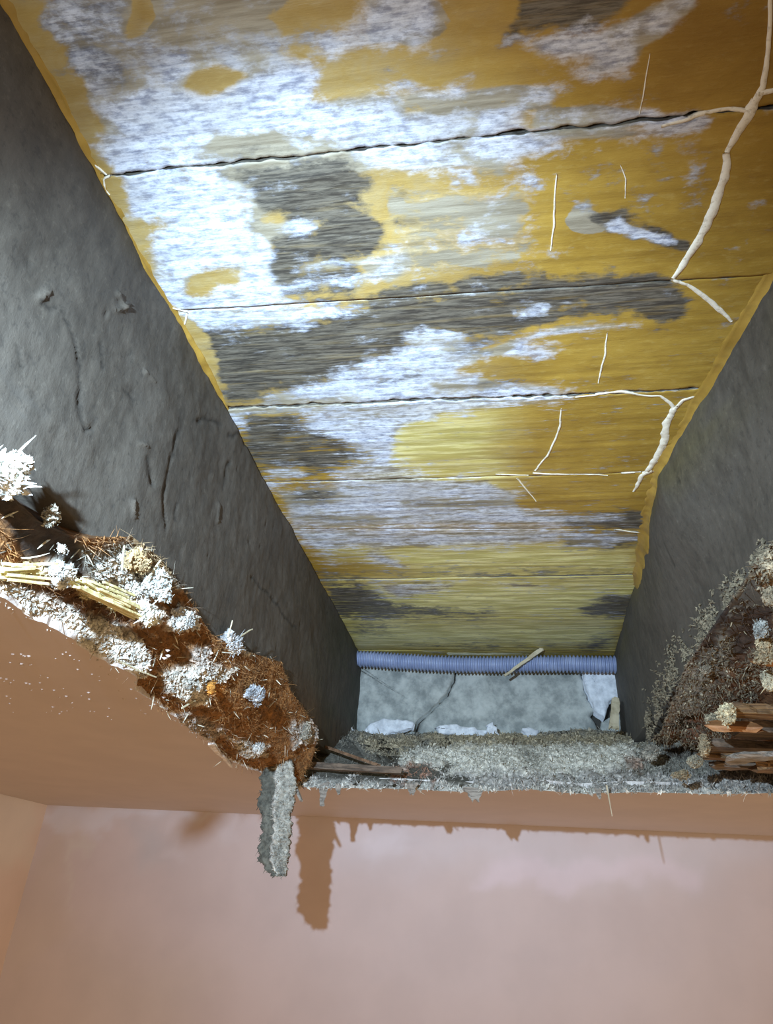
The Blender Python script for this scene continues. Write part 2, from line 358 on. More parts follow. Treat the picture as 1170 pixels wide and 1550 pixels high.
for k in range(len(seams) - 1):
    (y0, k0), (y1, k1) = seams[k], seams[k + 1]
    vis = y1 > .15
    X = xs if vis else np.linspace(-.6, .6, 24)
    nv = 64 if vis else 8
    vv = np.linspace(0, 1, nv)
    e0 = y0 + k0 * X; e1 = y1 + k1 * X
    o = np.zeros_like(X)
    def edge(s, i): return fbm(np.stack([X * 130, o + i * 7.7, o], 1), 4, 50) * rag[i] * 1.6 + gap[i] * (1 + .5 * fbm(np.stack([X * 30, o + i, o], 1), 2, 60))
    a = e0 + edge(0, k) + fbm(np.stack([X*60, o + k, o], 1), 3, 77) * rag[k] * 1.3
    b = e1 - edge(1, k + 1) + fbm(np.stack([X*60, o + k + 1, o], 1), 3, 77) * rag[k + 1] * 1.3
    Yg = a[:, None] + (b - a)[:, None] * vv[None, :]; Xg = np.repeat(X[:, None], nv, 1)
    P = np.stack([Xg.ravel(), Yg.ravel(), np.zeros(Xg.size)], 1)
    relief = fbm(P * np.array([9, 150, 1]), 4, 90 + k) * .0011 + fbm(P * np.array([14, 18, 1]), 3, 95) * .0011
    d = np.minimum(Yg - a[:, None], b[:, None] - Yg).ravel()
    rg = np.where((Yg - a[:, None]).ravel() < (b[:, None] - Yg).ravel(), rag[k], rag[k + 1])
    lip = np.exp(-d / .0022)
    curl = lip * rg * (.9 * fbm(P * np.array([120, 60, 1]), 3, 12) - .35) 
    Z = DECK + relief + lip ** 2 * .0006 + curl + (.0006 * math.sin(k * 2.3))
    bot = np.stack([Xg.ravel(), Yg.ravel(), Z], 1)
    mk = stain_masks(bot) if vis else np.tile(np.array([.3, .1, 1, .5]), (len(bot), 1))
    # pale exposed edge on ragged seams
    if vis:
        e = np.exp(-d / .0035) * (rg > .001) * sstep(.5 + 1.6 * fbm(P * np.array([26, 20, 1]), 3, 8)); mk[:, 0] = np.clip(mk[:, 0] + e * .22, 0, 1)
    V = bot.reshape(len(X), nv, 3)
    e1_ = V[:, -1:, :].copy(); e1_[..., 2] += .0012; e0_ = V[:, :1, :].copy(); e0_[..., 2] += .0012
    t1 = V[:, -1:, :].copy(); t1[..., 2] = DECK + .024; t0 = V[:, :1, :].copy(); t0[..., 2] = DECK + .024
    V = np.concatenate([V, e1_, t1, t0, e0_], 1); mk = mk.reshape(len(X), nv, 4)
    drk = np.zeros_like(mk[:, :1]); drk[..., 1] = 1; drk[..., 3] = .5  # gap shade painted onto the board sides, hiding their lit edges
    mk = np.concatenate([mk, drk, drk, drk, drk], 1)
    nn = nv + 4
    Fc = grid_faces(len(X), nn, True)[:, ::-1].tolist()
    Fc += [list(range(nn)), list(range((len(X) - 1) * nn, len(X) * nn))[::-1]]
    pk = mesh_np('plank', V.reshape(-1, 3), Fc, MAT['plank'], None, True, {'mask': mk.reshape(-1, 4), 'bare': bare(V.reshape(-1, 3), {5: .12, 6: .38}.get(k, .08 if k < 5 else 1.0))})
    put(pk, deck)
    pl = pk.data.polygons; pl[len(pl) - 1].use_smooth = False; pl[len(pl) - 2].use_smooth = False

# white cracks in the ochre film
from mathutils.bvhtree import BVHTree
bv = []
for pk in deck.children:
    me = pk.data; n_ = len(me.vertices); co_ = np.empty(n_ * 3); me.vertices.foreach_get('co', co_); co_ = co_.reshape(-1, 3)
    if co_[:, 1].max() > .12 and n_ > 2000: bv.append(BVHTree.FromPolygons(co_.tolist(), [tuple(p.vertices) for p in me.polygons][:-2]))
def under(x, y):
    for b in bv:
        h = b.ray_cast(Vector((x, y, DECK - .05)), Vector((0, 0, 1)), .066)
        if h[0] is not None: return h[0].z
    return DECK
def ribbon(pts, wid, parent, name='crack', mat=None, plane=DECK, lift=.0006, jag=.22, seed=0):
    W_ = np.array([PZ(x, y, plane) for x, y in pts]); seg = np.linalg.norm(np.diff(W_, axis=0), axis=1); L = np.concatenate([[0], np.cumsum(seg)])
    n = max(8, int(L[-1] / .0016)); s_ = np.linspace(0, L[-1], n)
    C = np.stack([np.interp(s_, L, W_[:, i]) for i in range(3)], 1); wd = np.interp(s_, L, wid) / F * (C @ np.array([AX[2], AY[2], AZ[2]])) * .5
    T_ = np.gradient(C, axis=0); T_ /= np.linalg.norm(T_, axis=1)[:, None] + 1e-9; N_ = np.stack([-T_[:, 1], T_[:, 0], 0 * T_[:, 0]], 1)
    z = np.zeros(n)
    C = C + N_ * (fbm(np.stack([s_ * 70, z + seed, z], 1), 3, 5) * .0010)[:, None]; C[:, 2] = [under(c[0], c[1]) for c in C]
    wl = wd * (1 + jag * 2 * fbm(np.stack([s_ * 150, z + seed, z], 1), 4, 21)); wr = wd * (1 + jag * 2 * fbm(np.stack([s_ * 150, z + seed + 9, z], 1), 4, 22))
    up = np.array([0, 0, 1.0]); lf = lift * (1 + .8 * fbm(np.stack([s_ * 120, z, z + seed], 1), 3, 23))[:, None]
    R = np.stack([C + N_ * wl[:, None] + up * .0012, C + N_ * wl[:, None] * .8 - up * lf, C - up * lf * .75, C - N_ * wr[:, None] * .8 - up * lf, C - N_ * wr[:, None] + up * .0012, C + up * .0016], 1)
    Fc = grid_faces(n, 6, True).tolist() + [list(range(6))[::-1], list(range((n - 1) * 6, n * 6))]
    return put(mesh_np(name, R.reshape(-1, 3), Fc, mat or MAT['crack']), parent)
cracks = [([(1166,-30),(1166,50),(1160,90),(1157,130),(1140,160)], [6,7,8,12,14]), ([(1200,133),(1170,136),(1148,142)], [8,8,9]),
 ([(1146,150),(1134,172),(1118,200),(1101,230)], [16,17,14,10]), ([(1101,230),(1099,255),(1090,285),(1082,310),(1071,340),(1050,375),(1035,400),(1018,420)], [11,14,15,17,15,16,13,7]),
 ([(1016,424),(1040,432),(1066,448),(1090,470),(1107,488)], [4,6,8,9,4]), ([(1000,190),(1060,172),(1100,165),(1136,168)], [4,7,7,5]),
 ([(870,600),(940,593),(975,599),(1000,600),(1014,610),(1020,618)], [2,5,4,4,6,7]), ([(1020,620),(1034,606),(1050,601),(1060,604),(1065,612)], [8,6,6,5,3]),
 ([(1022,614),(1010,640),(1006,665),(996,690),(985,706),(975,716)], [9,14,13,14,10,8]), ([(988,712),(972,720),(965,734),(959,744)], [9,8,6,3]),
 ([(940,716),(970,715)], [2,4]), ([(806,716),(845,717),(920,719)], [3,4,1.5]), ([(750,718),(800,719)], [2,2]), ([(849,618),(848,642),(842,662),(828,690),(810,712)], [2,3.5,3,3,3]),
 ([(783,723),(798,742),(811,758)], [3,2,1]), ([(843,262),(840,300),(838,340),(834,378)], [1.5,3,3,1.5]), ([(938,248),(946,270),(945,300)], [1,2,1]), ([(984,80),(976,130),(968,172)], [1,2,1]),
 ([(920,505),(916,535),(910,562),(905,580)], [1.5,3,3,1]), ([(998,708),(1012,718),(1022,728)], [2,2,1]), ([(985,742),(996,754),(990,765)], [2,2,1]), ([(930,802),(965,806),(985,804),(996,792)], [2,3,3,1]),
 ([(248,462),(262,466),(284,472)], [1.5,3,2]), ([(284,474),(281,488),(276,498)], [3,3,1]), ([(128,246),(144,250),(162,264)], [2,4,3]), ([(168,266),(158,270),(158,284),(166,294)], [3,3,3,1])]
for i, (p, wd) in enumerate(cracks): ribbon(p, wd, deck, seed=i)

# ochre film filling the corners between boards and joists
def fillet(name, side, x0, y0, y1, wfun, hfun, seed):
    n = int((y1 - y0) / .003); Y = np.linspace(y0, y1, n); z = np.zeros(n)
    if side > 0: x0 = x0 - rshift(Y)
    wv = wfun(Y) * (1 + .5 * fbm(np.stack([Y * 40, z, z + seed], 1), 4, seed)); hv = hfun(Y) * (1 + .7 * fbm(np.stack([Y * 50, z, z + seed + 3], 1), 4, seed + 1))
    m = 9; R = np.zeros((n, m + 1, 3)); q = np.linspace(0, math.pi / 2, m)
    for j, a in enumerate(q):
        cx = 1 - math.sin(a); cz = 1 - math.cos(a)
        R[:, j, 0] = x0 - side * (wv * cx - .0015 * (j == m - 1) + 0.0); R[:, j, 1] = Y; R[:, j, 2] = DECK - hv * cz
    R[:, 0, 2] = DECK + .002
    R[:, m - 1, 0] = x0 + side * .0025
    R[:, m, 0] = x0 + side * .003; R[:, m, 1] = Y; R[:, m, 2] = DECK + .002
    bump = fbm(np.stack([R[..., 0].ravel() * 90, R[..., 1].ravel() * 90, R[..., 2].ravel() * 90], 1), 3, seed + 7).reshape(n, m + 1) * .0016
    R[:, 1:m - 1, 2] += bump[:, 1:m - 1]
    Fc = grid_faces(n, m + 1, True).tolist() + [list(range(m + 1)), list(range((n - 1) * (m + 1), n * (m + 1)))]
    return put(mesh_np(name, R.reshape(-1, 3), Fc, MAT['film']), deck)
def interp(a): xs_, ys_ = zip(*a); return lambda Y: np.interp(Y, xs_, ys_)
rshift = lambda Y: np.interp(Y, [.42,.50,.575,.70,.80,.85,.98,1.15,1.33], [0,.008,.019,.037,.030,.024,.015,.010,.004])
fillet('ochre_film', 1, .222, .10, 1.02, interp([(.1,.010),(.42,.008),(.5,.012),(.62,.010),(.75,.010),(.85,.012),(.98,.008),(1.02,.003)]), interp([(.1,.004),(.4,.004),(.6,.006),(.8,.006),(.9,.016),(1.0,.02),(1.02,.004)]), 200)
fillet('ochre_film', -1, -.278, .10, .56, interp([(.1,.008),(.25,.006),(.40,.004),(.5,.007),(.56,.002)]), interp([(.1,.004),(.3,.003),(.45,.006),(.56,.003)]), 240)

# unseen dark panel added over the boards to block world light
def box(name, a, b, mat, parent=None, jit=0, sub=None):
    bm = bmesh.new(); bmesh.ops.create_cube(bm, size=1)
    for v in bm.verts: v.co = Vector([(a[i] + b[i]) / 2 + v.co[i] * (b[i] - a[i]) for i in range(3)])
    me = bpy.data.meshes.new(name); bm.to_mesh(me); bm.free(); me.materials.append(mat)
    o = bpy.data.objects.new(name, me); S.collection.objects.link(o)
    if parent: put(o, parent)
    return o
box('light_block', (-.75, -.6, .4745), (.75, 1.6, .49), MAT['void'], deck)

# ------------------------------------------------------------------ joists
def joist(name, x, side, zb, y0, y1, fiss, label, dents=(), back=.075):
    """inner face at x, body extends towards +side; face is a fine relief grid"""
    ny, nz = int((y1 - y0) / .0026), 96
    Y = np.linspace(y0, y1, ny); Zc = np.linspace(zb, DECK - .0005, nz)
    Yg, Zg = np.meshgrid(Y, Zc, indexing='ij'); P = np.stack([np.full(Yg.size, x), Yg.ravel(), Zg.ravel()], 1)
    rel = fbm(P * np.array([1, 16, 22]), 4, 300) * .0035 + fbm(P * np.array([1, 110, 80]), 4, 305) * .0005
    tint = np.ones((len(P), 4)); Q = project(P)
    Qw = Q + np.stack([fbm(P * 60, 3, 310) * 8, fbm(P * 60, 3, 311) * 8], 1)
    for line, wpx, dep in fiss:
        d = pdist(Qw, line); g = np.exp(-(d / wpx) ** 2); rel -= g * dep * .55 * (.4 + .9 * np.abs(fbm(P * 60, 2, 312)) * 2); tint[:, :3] *= (1 - .55 * g * (d < 3 * wpx))[:, None]
    for line, wpx, dep in dents:
        d = pdist(Qw, line); g = np.exp(-(d / wpx) ** 2); rel += g * dep; tint[:, :3] *= (1 + .35 * g)[:, None]
    # small scattered chips
    ch = vnoise(P * np.array([1, 120, 90]), 320); g = sstep((ch - .78) / .15); rel -= g * .0012; tint[:, :3] *= (1 - .35 * g)[:, None]
    if side > 0: # faint ochre and green bloom close to the boards
        g = sstep(.5 + 1.5 * fbm(P * np.array([1, 8, 22]), 3, 330)) * sstep((P[:, 2] - .36) / .09); tint[:, :3] *= 1 + g[:, None] * (np.array([.15, .12, -.35]))
    else:
        g = sstep(.45 + 1.5 * fbm(P * np.array([1, 8, 22]), 3, 331)) * sstep((P[:, 1] - .9) / .3); tint[:, :3] *= 1 + g[:, None] * (np.array([-.25, -.12, -.3]))
        g = sstep((P[:, 1] - .8) / .25) * sstep((.31 - P[:, 2]) / .06); tint[:, :3] *= 1 + g[:, None] * (np.array([.0, -.3, -.62]))
    P[:, 0] -= side * rel
    if side > 0: P[:, 0] -= rshift(P[:, 1]) * sstep((P[:, 2] - .30) / .13)
    V = P.reshape(ny, nz, 3)
    t1 = V[:, -1:, :].copy(); t1[..., 0] = x + side * back; t0 = V[:, :1, :].copy(); t0[..., 0] = x + side * back
    V = np.concatenate([V, t1, t0], 1); tt = np.concatenate([tint.reshape(ny, nz, 4), np.ones((ny, 2, 4))], 1); nn = nz + 2
    Fc = grid_faces(ny, nn, True)
    Fc = (Fc if side < 0 else Fc[:, ::-1]).tolist() + [list(range(nn)), list(range((ny - 1) * nn, ny * nn))]
    o = mesh_np(name, V.reshape(-1, 3), Fc, MAT['joist'], None, True, {'tint': tt.reshape(-1, 4)})
    for p in list(o.data.polygons)[-2:]: p.use_smooth = False
    return tag(o, label, 'joist')
lf = [([(268,652),(262,690),(248,718),(246,760),(250,800)], 2.2, .004), ([(222,690),(224,718),(228,735)], 3.2, .004), ([(122,600),(120,640),(128,652),(138,646)], 2.5, .003),
      ([(380,872),(420,915),(450,955)], 1.8, .003), ([(60,455),(74,470),(86,462)], 2.5, .003), ([(92,470),(108,505),(124,560),(120,610)], 1.6, .0025), ([(300,640),(312,632),(330,640)], 3, .003),
      ([(345,660),(365,655),(372,670)], 3, .003), ([(268,760),(262,790)], 1.6, .002), ([(350,700),(340,740)], 1.8, .003), ([(190,590),(205,610)], 2, .002), ([(20,520),(32,560)], 2, .002), ([(150,520),(158,560)], 2, .002)]
ld = [([(172,470),(196,462)], 2, .003), ([(176,445),(190,470)], 2, .003), ([(198,760),(202,780)], 2, .002), ([(330,765),(326,790)], 2, .002), ([(60,455),(70,440)], 3, .003), ([(206,668),(222,672)], 2, .002), ([(220,560),(232,575)], 2, .002)]
joist('joist', -.278, -1, .215, -.5, 1.44, lf, 'left grey timber joist with fissures, brown broken crust along its lower edge', ld)
joist('joist', .222, 1, .268, -.5, 1.44, [([(1080,560),(1075,620)], 3, .002), ([(1040,820),(1045,860)], 2, .002)], 'right grey timber joist above the broken lath ends', [([(1076,942),(1082,946)], 2, .002)])

# ------------------------------------------------------------------ end wall stones, conduit
endw = empty('wall_end', (0, 1.42, .38)); tag(endw, 'grey stone end of the floor void behind the blue conduit', None, None, 'structure')
def stone(poly, y, thick, mat, parent, seed, name='stone', amp=.004, hi=None, bev=.004, label=None):
    """rough slab whose front outline is given in picture-measured points on the plane Y=y"""
    W2 = np.array([PY(px, py, y)[[0, 2]] for px, py in poly]); x0, z0 = W2.min(0) - .002; x1, z1 = W2.max(0) + .002
    n = max(int((x1 - x0) / .0022), 6); m = max(int((z1 - z0) / .0022), 6)
    c = W2.mean(0)
    # polar grid
    na, nr = 160, 26; V = []; seg = np.roll(W2, -1, 0) - W2; Ls = np.linalg.norm(seg, axis=1); cum = np.concatenate([[0], np.cumsum(Ls)])
    for i in range(na):
        s_ = i / na * cum[-1]; k = min(np.searchsorted(cum, s_, 'right') - 1, len(W2) - 1); e = W2[k] + seg[k] * (s_ - cum[k]) / Ls[k]
        e = e + .0022 * np.array([vnoise(np.array([[s_ * 120, seed, 0]]))[0], vnoise(np.array([[s_ * 120, seed, 9]]))[0]])
        for j in range(nr):
            q = (j + .0) / (nr - 1); V.append((c[0] + (e[0] - c[0]) * q, y, c[1] + (e[1] - c[1]) * q))
        V.append((e[0], y + thick, e[1]))
    V = np.array(V); Vr = V.reshape(na, nr + 1, 3); fr = Vr[:, :nr].reshape(-1, 3)
    Pn = fr * np.array([1, 0, 1])
    edge = np.tile(np.linspace(0, 1, nr), na); R_ = np.linalg.norm(Vr[:, nr - 1] - Vr[:, 0], axis=1).repeat(nr) * (1 - edge)
    fr[:, 1] += -fbm(Pn * 26 + seed, 4, seed) * amp * 1.6 - fbm(Pn * 120, 3, seed + 2) * amp * .35 + np.exp(-R_ / bev) * bev * .9
    Vr[:, :nr] = fr.reshape(na, nr, 3); nn = nr + 1; Fc = []
    for i in range(na):
        i2 = (i + 1) % na
        for j in range(nr): Fc.append((i * nn + j, i2 * nn + j, i2 * nn + j + 1, i * nn + j + 1))
    Fc.append([i * nn + nr for i in range(na)][::-1])
    o = mesh_np(name, Vr.reshape(-1, 3), Fc, mat)
    if parent: put(o, parent)
    return o
stone([(524,1000),(690,1002),(686,1028),(674,1050),(650,1074),(630,1092),(624,1130),(515,1130)], 1.372, .06, MAT['stone'], endw, 11)
stone([(692,1002),(874,1002),(884,1040),(890,1062),(902,1076),(892,1084),(905,1100),(905,1130),(628,1130),(634,1094),(654,1077),(678,1052),(690,1030)], 1.376, .06, MAT['stone'], endw, 12)
o = stone([(878,1002),(945,1002),(945,1050),(922,1062),(916,1086),(904,1080),(893,1058),(886,1036)], 1.364, .06, MAT['chunk'], endw, 13, amp=.003); tag(o, 'white plastered stone at the right end')
stone([(912,1092),(945,1070),(945,1130),(910,1130)], 1.378, .05, MAT['stone'], endw, 14)
box('mortar_bed', (-.5, 1.40, .2), (.5, 1.46, .475), MAT['void'], endw)
box('mortar_bed', (-1.0, 1.47, .172), (1.2, 1.60, .475), MAT['void'], endw)

def tube_rings(name, path, rfun, n, seg, mat, parent=None):
    P = np.array(path, float); L = np.concatenate([[0], np.cumsum(np.linalg.norm(np.diff(P, axis=0), axis=1))]); s_ = np.linspace(0, L[-1], n)
    C = np.stack([np.interp(s_, L, P[:, i]) for i in range(3)], 1); T_ = np.gradient(C, axis=0); T_ /= np.linalg.norm(T_, axis=1)[:, None]
    up = np.array([0, 0, 1.0]) if abs(T_[0][2]) < .9 else np.array([0, 1.0, 0]); A = np.cross(T_, up); A /= np.linalg.norm(A, axis=1)[:, None]; B = np.cross(T_, A)
    r = rfun(s_); q = np.arange(seg) / seg * 2 * math.pi
    V = C[:, None, :] + r[:, None, None] * (np.cos(q)[None, :, None] * A[:, None, :] + np.sin(q)[None, :, None] * B[:, None, :])
    Fc = grid_faces(n, seg, True).tolist() + [list(range(seg)), list(range((n - 1) * seg, n * seg))[::-1]]
    return mesh_np(name, V.reshape(-1, 3), Fc, mat, parent)
pts = [PY(px, py, 1.335) for px, py in ((530,997),(560,998),(600,1001),(650,1004),(700,1006),(760,1006),(820,1005),(870,1005),(905,1006),(935,1006))]
co = tube_rings('corrugated_conduit', pts, lambda s_: .0150 + .0019 * np.tanh(2.2 * np.sin(s_ * 2 * math.pi / .0068)), 720, 28, MAT['conduit'])
tag(co, 'blue-grey corrugated plastic conduit running across the end of the floor void', 'conduit')

def stick(name, a, b, w0, w1, t0, mat, label, cat, bend=.0, seed=0, group=None, parent=None, n=40, up=(0, 0, 1), rough=.25):
    a, b = np.array(a, float), np.array(b, float); T_ = b - a; L = np.linalg.norm(T_); T_ /= L
    U = np.cross(T_, np.array(up, float)); U /= np.linalg.norm(U); N_ = np.cross(U, T_); s_ = np.linspace(0, 1, n); z = np.zeros(n)
    C = a + np.outer(s_, T_ * L) + np.outer(np.sin(s_ * math.pi), N_) * bend + np.outer(fbm(np.stack([s_ * 5 + seed, z, z], 1), 3, seed), U) * L * .02
    prof = [(-1, -1), (-.3, -1.1), (.4, -.95), (1, -1), (1.05, .1), (1, 1), (.2, 1.08), (-.5, .95), (-1, 1), (-1.05, 0)]; m = len(prof)
    wv = (w0 + (w1 - w0) * s_) / 2
    V = np.zeros((n, m, 3))
    for j, (p, q) in enumerate(prof):
        rr = 1 + rough * fbm(np.stack([s_ * L * 90 + seed, z + j * 1.7, z], 1), 3, seed + 3)
        V[:, j] = C + U * (wv * p * rr)[:, None] + N_ * (t0 / 2 * q * rr)[:, None]
    jag = rng.uniform(-1, 1, m); V[-1] += np.outer(jag, T_) * min(w1, .02) * .5; V[0] += np.outer(rng.uniform(-1, 1, m), T_) * min(w0, .02) * .4
    Fc = grid_faces(n, m, True)[:, ::-1].tolist() + [list(range(m)), list(range((n - 1) * m, n * m))[::-1]]
    o = mesh_np(name, V.reshape(-1, 3), Fc, mat, None, False)
    if parent: put(o, parent)
    if cat: tag(o, label, cat, group)
    elif label: o['label'] = label
    return o
stick('batten', PY(545,985,1.345), PY(690,986,1.345), .012, .012, .005, MAT['pale'], 'pale thin batten above the left half of the conduit', 'batten', seed=1)
stick('batten', PY(680,988,1.352), PY(928,987,1.352), .012, .012, .006, MAT['pale'], 'pale thin batten above the right half of the conduit', 'batten', seed=2)
stick('splinter', PY(764,1023,1.300), PY(820,983,1.316), .004, .008, .003, MAT['wood'], 'pale wood splinter hanging across the blue-grey conduit', 'splinter', seed=3, up=(0, 1, 0))
stick('splinter', PY(929,1103,1.24), PY(932,1058,1.27), .016, .012, .006, MAT['wood'], 'short upright wood slip standing at the foot of the right joist', 'splinter', seed=4, up=(0, 1, 0))

# ------------------------------------------------------------------ room shell
def wall_mat():
    t = NT('pink_plaster', .7); a = t.attr('tint').outputs['Color']; n1 = t.noise(7, 5, .55); n2 = t.noise(60, 4, .6)
    f = t.ramp(n1, .3, .7, .955, 1.035); v = t.n('ShaderNodeVectorMath', operation='SCALE'); t.l(a, v.inputs[0]); t.l(f, v.inputs['Scale'])
    t.color(v.outputs[0]); t.bump(t.math('ADD', n1, t.math('MULTIPLY', n2, .12)), .25, .004); return t.m
MAT['wall'] = wall_mat()
BASE = np.array([.595, .50, .505])
CZ = .16
def wall_patches(P, base):
    Q = project(P); Q = Q + np.stack([fbm(P * 14, 4, 400) * 40, fbm(P * 20, 4, 401) * 26], 1)
    col = np.tile(base, (len(P), 1))
    def ap(c, k, f, pts):
        a = (sstep(sdist(Q, pts) / f * .5 + .5) * k)[:, None]; col[:] = col * (1 - a) + np.array(c) * a
    ap((.64,.60,.66), .6, 50, [(450,1240),(760,1250),(1180,1270),(1060,1330),(900,1330),(700,1300),(520,1310)])  # pale smear, also carries the torch's lavender brightening of the upper wall
    ap((.74,.69,.76), .55, 14, [(545,1270),(600,1260),(615,1290),(560,1300)])
    ap((.72,.62,.70), .55, 12, [(760,1300),(880,1290),(1060,1310),(1060,1340),(900,1325),(850,1350),(700,1330)])
    ap((.66,.63,.70), .7, 8, [(75,1216),(200,1218),(400,1228),(400,1238),(200,1232),(130,1260),(80,1250)])  # narrow torch-lit band under the ceiling, painted into the tint
    ap((.50,.47,.50), .65, 26, [(195,1250),(255,1240),(262,1310),(215,1316)])
    ap((.64,.57,.60), .6, 10, [(270,1255),(288,1250),(282,1275),(300,1305),(262,1300)]); ap((.64,.57,.60), .5, 10, [(330,1260),(360,1255),(360,1280),(330,1285)])
    ap((.57,.47,.41), .5, 22, [(60,1270),(110,1240),(90,1400),(30,1490),(10,1480)])
    ap((.64,.59,.55), .5, 6, [(114,1260),(126,1270),(112,1300),(103,1370),(98,1370),(105,1290)])
    ap((.60,.515,.47), .55, 80, [(-100,1400),(80,1380),(300,1480),(240,1700),(-100,1700)])  # torch falloff at lower left, painted as a browner tint
    return np.concatenate([np.clip(col, 0, 1), np.ones((len(P), 1))], 1)
xw = np.linspace(-1.02, 1.3, 260); zw = np.linspace(-1.9, CZ + .012, 230)
Xg, Zg = np.meshgrid(xw, zw, indexing='ij'); P = np.stack([Xg.ravel(), np.full(Xg.size, 1.54), Zg.ravel()], 1)
P[:, 1] += fbm(P * 5, 3, 410) * .004 + fbm(P * 26, 3, 411) * .0012
V = np.concatenate([P, np.array([[-1.0, 1.64, -1.9], [-1.0, 1.64, CZ + .012], [1.3, 1.64, CZ + .012], [1.3, 1.64, -1.9]])])
nb = len(P); A_, B_ = 0, 229; C_, D_ = nb - 1, nb - 230
Fc = grid_faces(260, 230).tolist() + [[nb, nb + 1, nb + 2, nb + 3]]
wb = mesh_np('wall_back', V, Fc, MAT['wall'], None, True, {'tint': np.concatenate([wall_patches(P, BASE), np.tile([*BASE, 1], (4, 1))])})
tag(wb, 'pinkish plastered back wall below the painted ceiling', None, None, 'structure')
yw = np.linspace(-1.3, 1.56, 160); zw = np.linspace(-1.9, CZ + .012, 130)
Yg, Zg = np.meshgrid(yw, zw, indexing='ij'); P = np.stack([np.full(Yg.size, -1.0), Yg.ravel(), Zg.ravel()], 1)
P[:, 0] += fbm(P * 6, 3, 420) * .006
Q = project(P) + np.stack([fbm(P * 20, 3, 421) * 30, fbm(P * 20, 3, 422) * 20], 1)
c2 = np.tile(np.array([.74, .58, .50]), (len(P), 1)); a = sstep(sdist(Q, [(-200,1100),(60,1200),(70,1230),(40,1300),(10,1310),(-200,1300)]) / 20 * .5 + .5)[:, None]; c2 = c2 * (1 - a) + np.array([.74, .64, .56]) * a
wl = mesh_np('wall_left', P, grid_faces(160, 130)[:, ::-1], MAT['wall'], None, True, {'tint': np.concatenate([c2, np.ones((len(P), 1))], 1)})
tag(wl, 'brownish plastered left wall at the room corner', None, None, 'structure')

# ceiling with the broken hole
left_px = [(0,905),(40,928),(100,962),(150,995),(200,1022),(205,1045),(235,1062),(275,1095),(320,1125),(345,1150),(390,1168),(445,1180)]
far_px = [(450,1189),(520,1190),(600,1191),(700,1196),(800,1193),(880,1199),(960,1196),(1060,1200),(1170,1199)]
loop = [(-.305, -.28), (-.312, -.05), (-.318, .12)] + [(-.316, .26)] + [tuple(PZ(*p, CZ)[:2]) for p in left_px[1:] + far_px] + [(.52, 1.03), (.54, .7), (.50, .3), (.52, 0), (.50, -.28), (.1, -.31)]
loop = np.array(loop); LP = []
for a, b in zip(loop, np.roll(loop, -1, 0)):
    n = max(1, int(np.linalg.norm(b - a) / .004))
    for i in range(n): LP.append(a + (b - a) * i / n)
LP = np.array(LP); j3 = np.concatenate([LP * 90, np.zeros((len(LP), 1))], 1)
LP = LP + np.stack([fbm(j3, 4, 500), fbm(j3, 4, 501)], 1) * .006
bm = bmesh.new(); hv = [bm.verts.new((x, y, CZ)) for x, y in LP]; ov = [bm.verts.new(c) for c in ((-1.0, -1.3, CZ), (1.3, -1.3, CZ), (1.3, 1.54, CZ), (-1.0, 1.54, CZ))]
ed = [bm.edges.new((hv[i], hv[(i + 1) % len(hv)])) for i in range(len(hv))] + [bm.edges.new((ov[i], ov[(i + 1) % 4])) for i in range(4)]
bmesh.ops.triangle_fill(bm, edges=ed, use_beauty=True)
fs = list(bm.faces); ex = bmesh.ops.extrude_face_region(bm, geom=fs)
for g in ex['geom']:
    if isinstance(g, bmesh.types.BMVert): g.co.z += .012
bmesh.ops.recalc_face_normals(bm, faces=bm.faces)
me = bpy.data.meshes.new('ceiling'); bm.to_mesh(me); bm.free(); me.materials.append(MAT['paint']); me.materials.append(MAT['rim'])
for p in me.polygons: p.material_index = 1 if abs(p.normal.z) < .5 else 0
ceil = bpy.data.objects.new('ceiling', me); S.collection.objects.link(ceil); tag(ceil, 'smooth brown-pink painted ceiling with a large broken hole', None, None, 'structure')
# paint grains catching the light on the ceiling
V, Fc = [], []
gr = [(20,990),(32,990),(15,1035),(45,1035),(60,1025),(46,1042),(95,990),(100,987),(106,992),(112,998),(120,1000),(62,1022),(20,1078),(70,1078),(78,1076),(90,1080),(135,1058),(138,1062),(165,1072),(90,1055),(65,1046),(215,1078),(220,1080),(188,1058),(35,992),(16,1033)]
gr += [(random.uniform(0, 260), random.uniform(980, 1090)) for _ in range(60)]
for px, py in gr:
    c = PZ(px, py, CZ); r = random.uniform(.0008, .0017); b0 = len(V)
    for k in range(5): q = k / 5 * 6.283; V.append((c[0] + r * math.cos(q) * 1.6, c[1] + r * math.sin(q) * 1.3, CZ + .0005))
    V.append((c[0], c[1], CZ - r * .9)); Fc += [(b0 + k, b0 + 5, b0 + (k + 1) % 5) for k in range(5)]; Fc.append(tuple(b0 + k for k in range(5)))
o = mesh_np('paint_grain', V, Fc, MAT['paint']); put(o, ceil); o['kind'] = 'stuff'

